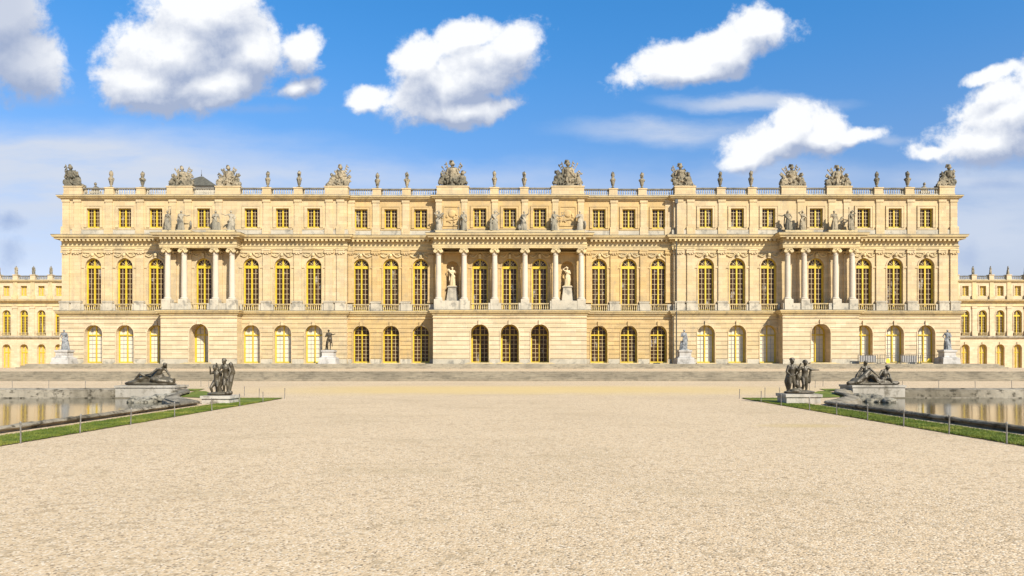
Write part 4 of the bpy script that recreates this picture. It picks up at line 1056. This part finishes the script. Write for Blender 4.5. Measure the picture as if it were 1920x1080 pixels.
def trophy(seed, w_, h, lean=0.0, tall=0):
    rnd = random.Random(seed); mb = MB()
    px = lean * w_ * .22
    def cuirass(x, y, z, s, helm=True, tilt=0):
        t = Matrix.Rotation(tilt, 3, 'Y'); b_ = Vector((x, y, z))
        def q(v): return b_ + t @ Vector(v)
        mb.caps(q((0, 0, 0)), q((0, 0, .5 * s)), .20 * s, .27 * s, 10); mb.caps(q((-.22 * s, 0, .62 * s)), q((.22 * s, 0, .62 * s)), .13 * s, .13 * s, 8)
        for i in range(6): a = i * PI / 3; mb.caps(q((.17 * s * math.cos(a), .15 * s * math.sin(a), -.02)), q((.26 * s * math.cos(a), .22 * s * math.sin(a), -.3 * s)), .07 * s, .06 * s, 6, 2)
        for k_ in (-1, 1): mb.caps(q((k_ * .3 * s, 0, .6 * s)), q((k_ * .42 * s, -.05, .3 * s)), .09 * s, .06 * s, 7, 2)
        if helm:
            mb.caps(q((0, 0, .65 * s)), q((0, 0, .8 * s)), .08 * s, .07 * s); mb.ell(q((0, -.02, .95 * s)), (.16 * s, .19 * s, .19 * s)); mb.caps(q((.02, -.08 * s, 1.12 * s)), q((-.14 * s, .1, 1.2 * s)), .10 * s, .08 * s, 7, 2); mb.caps(q((-.14 * s, .1, 1.2 * s)), q((-.22 * s, .15, 1.0 * s)), .08 * s, .05 * s, 7, 2)
            mb.caps(q((-.17 * s, -.1 * s, .93 * s)), q((.17 * s, -.1 * s, .93 * s)), .04 * s, .04 * s, 6, 2)
    cuirass(px, 0, h * .33, h * .50)
    mb.caps((px, 0, 0), (px, 0, h * .35), .3, .26, 9)
    for s_ in (-1, 1):
        k_ = 1 - .35 * (lean * s_ < 0) * abs(lean)
        sx = px + s_ * w_ * .30
        if abs(sx) < w_ * .52:
            cuirass(sx, -.1, h * .16, h * .34 * (1 - .25 * (lean * s_ > 0)), True, s_ * .18)
        for i in range(5):
            a = R(18 + i * 14 + rnd.uniform(-5, 5)); L = h * (.72 - .07 * i) * rnd.uniform(.85, 1.05) * k_
            b0 = Vector((px + s_ * .1, .12, h * .25)); e = b0 + Vector((s_ * math.sin(a) * L, .1, math.cos(a) * L))
            if abs(e.x) > w_ * .53: e.x = w_ * .53 * (1 if e.x > 0 else -1); e.z *= .85
            mb.caps(b0, e, .085, .055, 6, 2)
            if i % 2 == 0:
                for j in range(4): f = e.lerp(b0, .08 + .13 * j); mb.caps(f, f + Vector((s_ * .2, .03, -.16 - .05 * j)), .10, .08, 6, 2)
            else: mb.ell(e, (.12, .09, .2), (0, s_ * a, 0), 7, 2)
        mb.ell((max(-w_ * .42, min(w_ * .42, px + s_ * w_ * .36)), -.22, h * .18), (.36, .12, .42), (0, s_ * .35, 0), 14, 3)
        mb.ell((max(-w_ * .45, min(w_ * .45, px + s_ * w_ * .46)), -.05, h * .14), (.2, .3, .24), (0, 0, 0), 10, 3)
    for i in range(34):
        x = rnd.uniform(-.46, .46) * w_; t = max(.12, 1 - abs(x - px) / (w_ * .7)); mb.ell((x, rnd.uniform(-.3, .15), rnd.uniform(.05, .62) * h * t), (rnd.uniform(.12, .22),) * 3, (rnd.random(), rnd.random(), 0), 8, 2)
    mb.ell((px * .5, .12, h * .26), (w_ * .40, .26, h * .30), seg=14); mb.ell((px, .08, h * .5), (w_ * .2, .22, h * .22), seg=12)
    for i in range(9):
        x = rnd.uniform(-.4, .4) * w_; mb.caps((x, -.2, rnd.uniform(.1, .3) * h), (x + rnd.uniform(-.4, .4), -.25, rnd.uniform(.05, .25) * h), .08, .06, 7, 2)
    mb.box(-w_ * .47, w_ * .47, -.34, .34, 0, .16)
    return bake(mb, 'trophy', 'stone_trophy', .034, .05, .12, 1)
TP = [(0, 2.5, 2.95, -1.0), (1, 3.1, 2.75, .15), (2, 3.1, 2.85, -.1), (3, 2.9, 2.95, .7), (4, 3.7, 3.45, -.1), (5, 3.8, 3.5, 0.05), (6, 2.7, 3.1, -.8), (7, 3.3, 2.95, -.1), (8, 3.2, 2.85, -.05), (9, 2.4, 2.95, 1.0)]
TL = ['stone trophy of arms on the far left corner of the roof',
      'carved stone trophy of arms on the roof just left of the small tiled pavilion',
      'carved stone trophy of arms on the roof just right of the small tiled pavilion',
      'stone trophy of arms on the roof, third from the left of the ten trophies',
      'large plumed stone trophy of arms above the left end of the central portico',
      'large plumed stone trophy of arms above the right end of the central portico',
      'stone trophy of arms on the roof beside the drainpipe, peaking to its left',
      'stone trophy of arms, left one of the pair above the right portico',
      'stone trophy of arms, right one of the pair above the right portico',
      'stone trophy of arms on the far right corner of the roof']
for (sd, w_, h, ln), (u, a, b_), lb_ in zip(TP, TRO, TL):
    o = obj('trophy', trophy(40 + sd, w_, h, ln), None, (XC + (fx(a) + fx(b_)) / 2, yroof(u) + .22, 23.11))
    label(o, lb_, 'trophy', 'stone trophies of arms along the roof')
for x, sgn, nm in ((fx(169) , -1, 'left'), (fx(1743), 1, 'right')):
    mb = MB(); mb.ell((0, 0, .35), (.42, .3, .35)); mb.caps((sgn * .05, 0, .5), (sgn * .05, 0, .8), .16, .1); mb.ell((sgn * .05, -.03, .98), (.17, .18, .2)); mb.caps((-.35, 0, .3), (-.1, -.1, .6), .1, .08); mb.box(-.45, .45, -.3, .3, 0, .12); mb.caps((-.3, -.1, .25), (.35, -.1, .2), .12, .1)
    o = obj('bust', bake(mb, 'bust', 'stone_trophy', .04, .03, .1, 1), None, (XC + x, 86.2, 22.7)); label(o, f'small stone bust showing over the balustrade beside the {nm} corner trophy', 'bust')
    mb = MB(); mb.box(-.5, .5, -.35, .35, 0, .76); obj('pedestal', mb.mesh('pedestal', 'stone_grey'), o, (0, 0, -.76))
# wing figures
wf = standing(77, ('chest', 'down'), H=1.0, mat='stone_trophy', voxel=.05)
for sgn, side in ((-1, 'left'), (1, 'right')):
    c0 = 114.35 if sgn < 0 else 114.4
    ks = [k for k in range(-1, 5) if 110.5 < c0 + (k - .5) * 4.4 < 131]
    ks = ks[::-1] if sgn < 0 else ks
    for j, k in enumerate(ks):
        o = obj('roof_statue', wf, None, (sgn * (c0 + (k - .5) * 4.4), WY + .35, 23.34), (0, 0, .4 * j), (1.25, 1.25, 1.2))
        label(o, f'small stone figure on the parapet of the distant {side} wing, {ORD[j]} from the left', 'statue', 'figures on the parapets of the distant wings')

# ================================================================== STATUES OVER THE PORTICOES
SP = [('hip', 'up'), ('down', 'out'), ('chest', 'down'), ('out', 'hip'), ('head', 'chest'), ('fwd', 'down'), ('down', 'head')]
AT = [(-1, 'staff'), (1, 'lyre'), None, (-1, 'child'), (1, 'shield'), (1, 'horn'), (-1, 'urn'), (1, 'stump')]
POR = [([-41.45, -39.82, -35.65, -33.75], 83.98, 'left portico', 'stone_statue'), ([-8.62, -5.6, -1.85, 1.72, 5.4, 8.5], 84.2, 'central portico', 'stone_statue'), ([33.65, 35.45, 39.3, 41.35], 83.98, 'right portico', 'stone_trophy')]
n = 0
WHAT = {('left portico', 0): 'with a child at its side', ('left portico', 1): 'with an arm held out'}
for xs, y, nm, mt in POR:
    for i, x in enumerate(xs):
        me = standing(100 + n, SP[n % 7], True, AT[(n * 3 + 1) % 8], 'long' if n % 3 else 'short', mat=mt, turn=(-.5, .3, .6, -.2)[n % 4])
        o = obj('portico_statue', me, None, (XC + x, y, 17.45), (0, 0, (-.3, .25, -.1, .35, 0)[n % 5]), (1.42, 1.3, 1.3)); n += 1
        label(o, f'draped stone statue standing on top of the {nm}, {ORD[i]} from its left', 'statue', 'statues standing on top of the porticoes')
for x, nm, ar, at in ((-7.07, 'left', ('chest', 'fwd'), (-1, 'horn')), (7.07, 'right', ('head', 'chest'), None)):
    o = obj('niche_statue', standing(300 + int(x), ar, True, at, 'long', mat='stone_niche'), None, (XC + x, YC - .18, 10.855), (0, 0, 0), (1.28, 1.05, 1.27))
    label(o, f'pale draped statue in the {nm} niche behind the columns of the central portico', 'statue', 'statues in the niches of the central portico')

# ================================================================== STATUES ON THE PODIUM
def plinth_mesh():
    mb = MB()
    mb.box(-1.05, 1.05, -.95, .95, 0, .2)
    moulding(mb, [(-.98, .88), (-.98, -.88), (.98, -.88), (.98, .88)], [(0, .2), (0, .62), (-.06, .72), (-.24, .78), (-.30, .92), (-.30, 1.32), (-.2, 1.42), (-.2, 1.6), (-.3, 1.62)], True)
    mb.quad((-.72, -.62, 1.6), (.72, -.62, 1.6), (.72, .62, 1.6), (-.72, .62, 1.6))
    return mb.mesh('pedestal', 'marble')
plm = plinth_mesh()
for i, (px, ar, at, mt, lb_) in enumerate([
    (125, ('hip', 'down'), (1, 'stump'), 'dark_stone_figure', 'dark statue on a white pedestal at the far left end of the palace front'),
    (621, ('chest', 'out'), (-1, 'stump'), 'bronze', 'dark bronze statue holding out one arm, on a white pedestal before the palace'),
    (1287, ('chest', 'down'), (-1, 'stump'), 'dark_stone_figure', 'grey cloaked statue on a white marble pedestal just right of the drainpipe'),
    (1780, ('hip', 'hip'), (1, 'stump'), 'dark_stone_figure', 'grey statue on a white pedestal at the far right end of the palace front')]):
    t = empty('statue', (XC + (px - 960) / (1300 / 81.6), 81.6, ZP), lb_, 'statue', 'statues on white pedestals before the palace front')
    obj('pedestal', plm, t); obj('figure', standing(400 + i, ar, i != 1, at, 'short', nude_leg=True, mat=mt, voxel=.022, turn=(-.4, -.5, .2, .4)[i]), t, (0, 0, 1.6), (0, 0, (.2, -.2, .1, -.2)[i]), (1.27, 1.2, 1.3))

# low metal barriers in front of the right-hand doors
bpx = [(1609, 1646), (1650, 1682), (1688, 1722), (1726, 1760)]
for i, (a, b_) in enumerate(bpx):
    D_ = 82.6; xa, xb = (a - 960) / (1300 / D_), (b_ - 960) / (1300 / D_); L = xb - xa
    t = empty('barrier', ((xa + xb) / 2, D_, ZP), f'low thin metal barrier before the right-hand doors, {ORD[i]} of four from the left', 'barrier', 'metal barriers in front of the right-hand doors')
    mb = MB()
    for z in (.12, 1.02): mb.box(-L / 2, L / 2, -.025, .025, z, z + .05)
    for k in range(9): x = -L / 2 + k * L / 8; mb.box(x - .014, x + .014, -.014, .014, .14, 1.04)
    for k in (-1, 1): mb.box(k * L / 2 - .03, k * L / 2 + .03, -.03, .03, 0, 1.07); mb.box(k * L / 2 - .04, k * L / 2 + .04, -.3, .3, 0, .04)
    obj('railing', mb.mesh('railing', 'dark_metal'), t)
    if i in (0, 2): mb = MB(); mb.box(-L * .42, L * .42, .03, .05, .2, .98); obj('panel', mb.mesh('panel', 'grey_panel'), t)
    if i in (1, 3): mb = MB(); mb.box(-.3, .12, -.07, -.03, .12, .5); mb.box(-.22, .04, -.075, -.03, .5, .62); obj('notice_board', mb.mesh('notice_board', 'yellow_sign'), t)

# ================================================================== BRONZE GROUPS ON THE BASIN CORNERS
def ped(mb, x0, x1, y0, y1, z0, z1, ch=.12):
    mb.box(x0, x1, y0, y1, z0, z1 - .12); mb.box(x0 - .05, x1 + .05, y0 - .05, y1 + .05, z1 - .12, z1)
def rocks(seed, w_, d_, h, n, skew=0):
    rnd = random.Random(seed); mb = MB()
    for i in range(n):
        x = rnd.uniform(-.5, .5) * w_; y = rnd.uniform(-.5, .5) * d_; t = max(.25, 1 - (abs(x * 2 / w_) ** 2 + abs(y * 2 / d_) ** 2) * .6)
        r_ = rnd.uniform(.10, .28); mb.ell((x, y, h * t * rnd.uniform(.1, .8) * (1 + skew * x / w_)), (r_ * 1.5, r_ * 1.1, r_ * .75), (rnd.uniform(-.5, .5), rnd.uniform(-.5, .5), rnd.uniform(0, 3)), 8, 2)
    return bake(mb, 'rock', 'stone_rock', .035, .13, .2, 1)

# right, standing: two children
def putto(ox, extra, arms, s=.86, look=(0, -1, 0), lean=0, oz=0.0, leg=0):
    J = dict(pelvis=(0, 0, .80), chest=(lean, 0, 1.12), neck=(lean, 0, 1.3), head=(lean * 1.2, -.03, 1.50),
             sL=(lean - .16, 0, 1.24), sR=(lean + .16, 0, 1.24), kL=(-.10, -.08 - leg, .45), aL=(-.12, .02, .09), tL=(-.15, -.13, .04),
             kR=(.12, -.05 + leg, .45), aR=(.13, .06, .09), tR=(.18, -.09, .04), **arms)
    J = {k: (v[0] + ox / s, v[1], v[2] + oz / s) for k, v in J.items()}
    return nude('f', J, s, True, extra, look=look)
mb = MB()
putto(-.34, mb, dict(eL=(-.26, -.05, 1.0), hL=(-.14, -.2, .86), eR=(.3, -.08, 1.1), hR=(.36, -.16, 1.3)), .92, (.3, -1, -.1), .02)
putto(.26, mb, dict(eL=(-.30, .02, 1.12), hL=(-.46, -.1, .98), eR=(.38, -.05, 1.16), hR=(.66, -.1, 1.15)), .87, (.5, -1, .1), .03, leg=.06)
drape(mb, [(-.1, .02, 1.05), (.0, .05, .7), (-.02, .0, .35), (.1, -.05, .08)], .09, 5, random.Random(1), .08)
drape(mb, [(-.45, .08, .95), (-.5, .1, .5), (-.42, .05, .1)], .08, 3, random.Random(2), .05)
mb.caps((.55, 0, 1.0), (.50, .05, .5), .05, .08, 7, 2); mb.ell((.05, .05, .07), (.75, .36, .09)); mb.ell((-.2, -.1, .12), (.25, .2, .12))
g1 = bake(mb, 'figures', 'bronze', .016, 0, .1, 1)
# left, standing: child reaching up to a winged child
mb = MB()
J = dict(pelvis=(-.24, 0, .62), chest=(-.20, -.02, .95), head=(-.30, -.04, 1.26), sL=(-.36, 0, 1.06), sR=(-.04, 0, 1.08), eL=(-.54, -.05, 1.0), hL=(-.52, -.14, 1.22), eR=(.10, -.14, 1.02), hR=(.26, -.14, 1.22),
         kL=(-.45, -.22, .36), aL=(-.40, -.08, .09), tL=(-.52, -.24, .05), kR=(-.05, -.28, .42), aR=(-.06, -.12, .09), tR=(-.02, -.3, .05))
nude('f', J, .92, True, mb, look=(-.4, -1, .2))
J = dict(pelvis=(.28, .05, .82), chest=(.26, .03, 1.18), head=(.20, -.02, 1.50), sL=(.10, .02, 1.30), sR=(.42, .04, 1.30), eL=(-.06, -.06, 1.12), hL=(-.12, -.14, 1.34), eR=(.55, -.02, 1.05), hR=(.48, -.12, .82),
         kL=(.24, -.1, .46), aL=(.16, .05, .09), tL=(.12, -.12, .04), kR=(.40, -.02, .44), aR=(.36, .08, .09), tR=(.42, -.1, .04))
nude('f', J, .95, True, mb, look=(-.3, -1, .1))
drape(mb, [(.50, .08, 1.28), (.56, .1, .95), (.50, .08, .55), (.40, .05, .1)], .10, 4, random.Random(3), .05)
drape(mb, [(-.12, .08, .9), (-.12, .05, .5), (-.1, 0, .1)], .13, 5, random.Random(4), .1)
mb.ell((-.05, .02, .07), (.68, .36, .09)); mb.ell((.55, -.12, .12), (.14, .12, .1)); mb.ell((.42, -.18, .1), (.12, .1, .08))
g2 = bake(mb, 'figures', 'bronze', .016, 0, .1, 1)
# left, reclining river god
mb = MB()
J = dict(pelvis=(-.05, 0, .42), chest=(.42, -.05, .72), head=(.76, -.08, 1.16), sL=(.40, -.22, .92), sR=(.72, .10, .90), eL=(.15, -.38, .66), hL=(-.10, -.34, .62), eR=(1.0, -.02, .56), hR=(1.12, -.25, .34),
         kL=(-.52, -.28, .66), aL=(-.92, -.20, .26), tL=(-1.12, -.25, .18), kR=(-.50, .08, .42), aR=(-.95, .02, .18), tR=(-1.16, -.05, .14), hipL=(-.1, -.12, .40), hipR=(-.08, .1, .38))
nude('f', J, 1.0, False, mb, look=(.1, -1, -.15), hair='long')
drape(mb, [(-.1, -.2, .5), (-.5, -.25, .35), (-.9, -.2, .18), (-1.3, -.1, .1)], .10, 5, random.Random(5), .09)
drape(mb, [(.2, -.3, .35), (.6, -.3, .25), (1.1, -.2, .2)], .14, 5, random.Random(6), .08)
mb.lathe([(.1, -.3), (.2, -.1), (.22, .1), (.12, .28), (.17, .36)], (0, 0, 0), 12); k = len(mb.v) - 60
for i in range(k, len(mb.v)): vx, vy, vz = mb.v[i]; mb.v[i] = (vz + .95, vy - .1, vx + .24)
mb.ell((-.35, .05, .28), (.62, .30, .30)); mb.ell((.25, .08, .42), (.42, .28, .40)); mb.ell((.75, .0, .25), (.45, .3, .25)); mb.ell((0, -.02, .07), (1.45, .48, .12))
g3 = bake(mb, 'figures', 'bronze', .02, 0, .1, 1)
# right, seated nymph with a child
mb = MB()
J = dict(pelvis=(-.45, .05, .36), chest=(-.36, .0, .82), head=(-.36, -.04, 1.26), sL=(-.56, 0, .98), sR=(-.16, 0, .98), eL=(-.78, -.02, .68), hL=(-.92, -.1, .42), eR=(.05, -.1, .74), hR=(.25, -.15, .52),
         kL=(-.60, -.42, .50), aL=(-.95, -.40, .16), tL=(-1.12, -.45, .1), kR=(-.10, -.40, .52), aR=(.10, -.42, .16), tR=(.2, -.55, .1))
nude('f', J, 1.0, False, mb, look=(.2, -1, .1), hair='long')
J = dict(pelvis=(.72, 0, .30), chest=(.74, 0, .66), head=(.88, -.05, 1.02), sL=(.58, -.02, .82), sR=(.90, .02, .82), eL=(.42, -.1, .62), hL=(.3, -.15, .44), eR=(.98, -.12, .58), hR=(.95, -.25, .36),
         kL=(.48, -.3, .38), aL=(.38, -.36, .12), tL=(.3, -.48, .08), kR=(.92, -.32, .36), aR=(1.0, -.36, .12), tR=(1.08, -.48, .08))
nude('f', J, .97, True, mb, look=(.7, -.7, .1))
drape(mb, [(-.3, -.2, .75), (-.6, -.35, .45), (-.95, -.35, .2), (-1.4, -.2, .1)], .12, 6, random.Random(7), .09)
drape(mb, [(-.1, -.25, .5), (.2, -.3, .2), (.6, -.2, .15), (1.3, -.1, .1)], .12, 5, random.Random(8), .08)
mb.ell((-.45, .12, .36), (.46, .30, .46)); mb.ell((-.75, .0, .2), (.5, .35, .24)); mb.ell((.74, .12, .3), (.26, .24, .36)); mb.ell((.2, 0, .16), (.6, .3, .18)); mb.ell((0, -.05, .07), (1.5, .5, .11))
g4 = bake(mb, 'figures', 'bronze', .02, 0, .1, 1)

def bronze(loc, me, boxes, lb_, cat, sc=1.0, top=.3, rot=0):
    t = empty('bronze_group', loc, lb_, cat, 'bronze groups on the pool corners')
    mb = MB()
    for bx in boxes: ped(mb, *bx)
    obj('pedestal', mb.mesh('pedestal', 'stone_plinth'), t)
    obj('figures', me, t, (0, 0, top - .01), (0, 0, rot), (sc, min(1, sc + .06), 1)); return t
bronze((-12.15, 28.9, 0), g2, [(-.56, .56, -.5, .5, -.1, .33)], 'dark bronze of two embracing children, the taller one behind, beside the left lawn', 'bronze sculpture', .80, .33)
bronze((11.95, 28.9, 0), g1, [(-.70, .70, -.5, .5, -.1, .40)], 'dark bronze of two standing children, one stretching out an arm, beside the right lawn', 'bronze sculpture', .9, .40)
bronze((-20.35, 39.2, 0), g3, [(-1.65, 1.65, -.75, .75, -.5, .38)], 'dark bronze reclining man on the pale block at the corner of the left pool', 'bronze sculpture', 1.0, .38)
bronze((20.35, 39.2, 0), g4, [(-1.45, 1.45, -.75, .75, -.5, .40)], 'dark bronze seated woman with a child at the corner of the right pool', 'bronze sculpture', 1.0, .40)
for sgn, side in ((-1, 'left'), (1, 'right')):
    mir = (sgn, 1, 1)
    o = obj('carved_rockwork', rocks(21 + sgn, 3.6, 1.1, .44, 80), None, (sgn * 17.9, 35.9, -.34), (0, 0, -sgn * .95), mir)
    label(o, f'rough mossy rockwork heaped in the corner of the {side} pool between its two bronzes', 'rockwork')

# ================================================================== POSTS ROUND THE LAWNS
mb = MB(); mb.lathe([(.016, 0), (.016, .44), (.021, .45), (.021, .475), (.008, .49)], seg=8); pm = mb.mesh('post', 'post_metal', 40)
for sgn, side in ((-1, 'left'), (1, 'right')):
    pp = [(10.56, y) for y in (14.8, 16.75, 18.7, 20.6, 22.55, 24.6, 27.2, 29.4, 32.2)]
    if sgn < 0: pp = [(10.56, y) for y in (14.9, 16.95, 19.2, 21.7, 24.4, 26.9, 29.4, 32.2)]
    far = [(13.2, 34.2), (15.0, 36.9), (17.8, 41.5), (19.5, 44.6), (20.9, 46.6)] + [(25.1 + 2.35 * k, 44.6) for k in range(5)]
    pp = pp + [(12.0, 32.9)] + far
    for j, (x, y) in enumerate(sorted(pp, key=lambda q: (q[1], q[0]))):
        o = obj('post', pm, None, (sgn * x, y, -.01), (.02 * math.sin(j * 5), .03 * math.sin(j * 7.3), 0), (1, 1, 1 + .05 * math.sin(j * 3)))
        nn = ORD[j] if j < 14 else ['fifteenth', 'sixteenth', 'seventeenth', 'eighteenth', 'nineteenth', 'twentieth'][j - 14]
        label(o, f'short thin metal post round the {side} lawn, {nn} counting away from the camera', 'post', 'thin metal posts round the lawns')
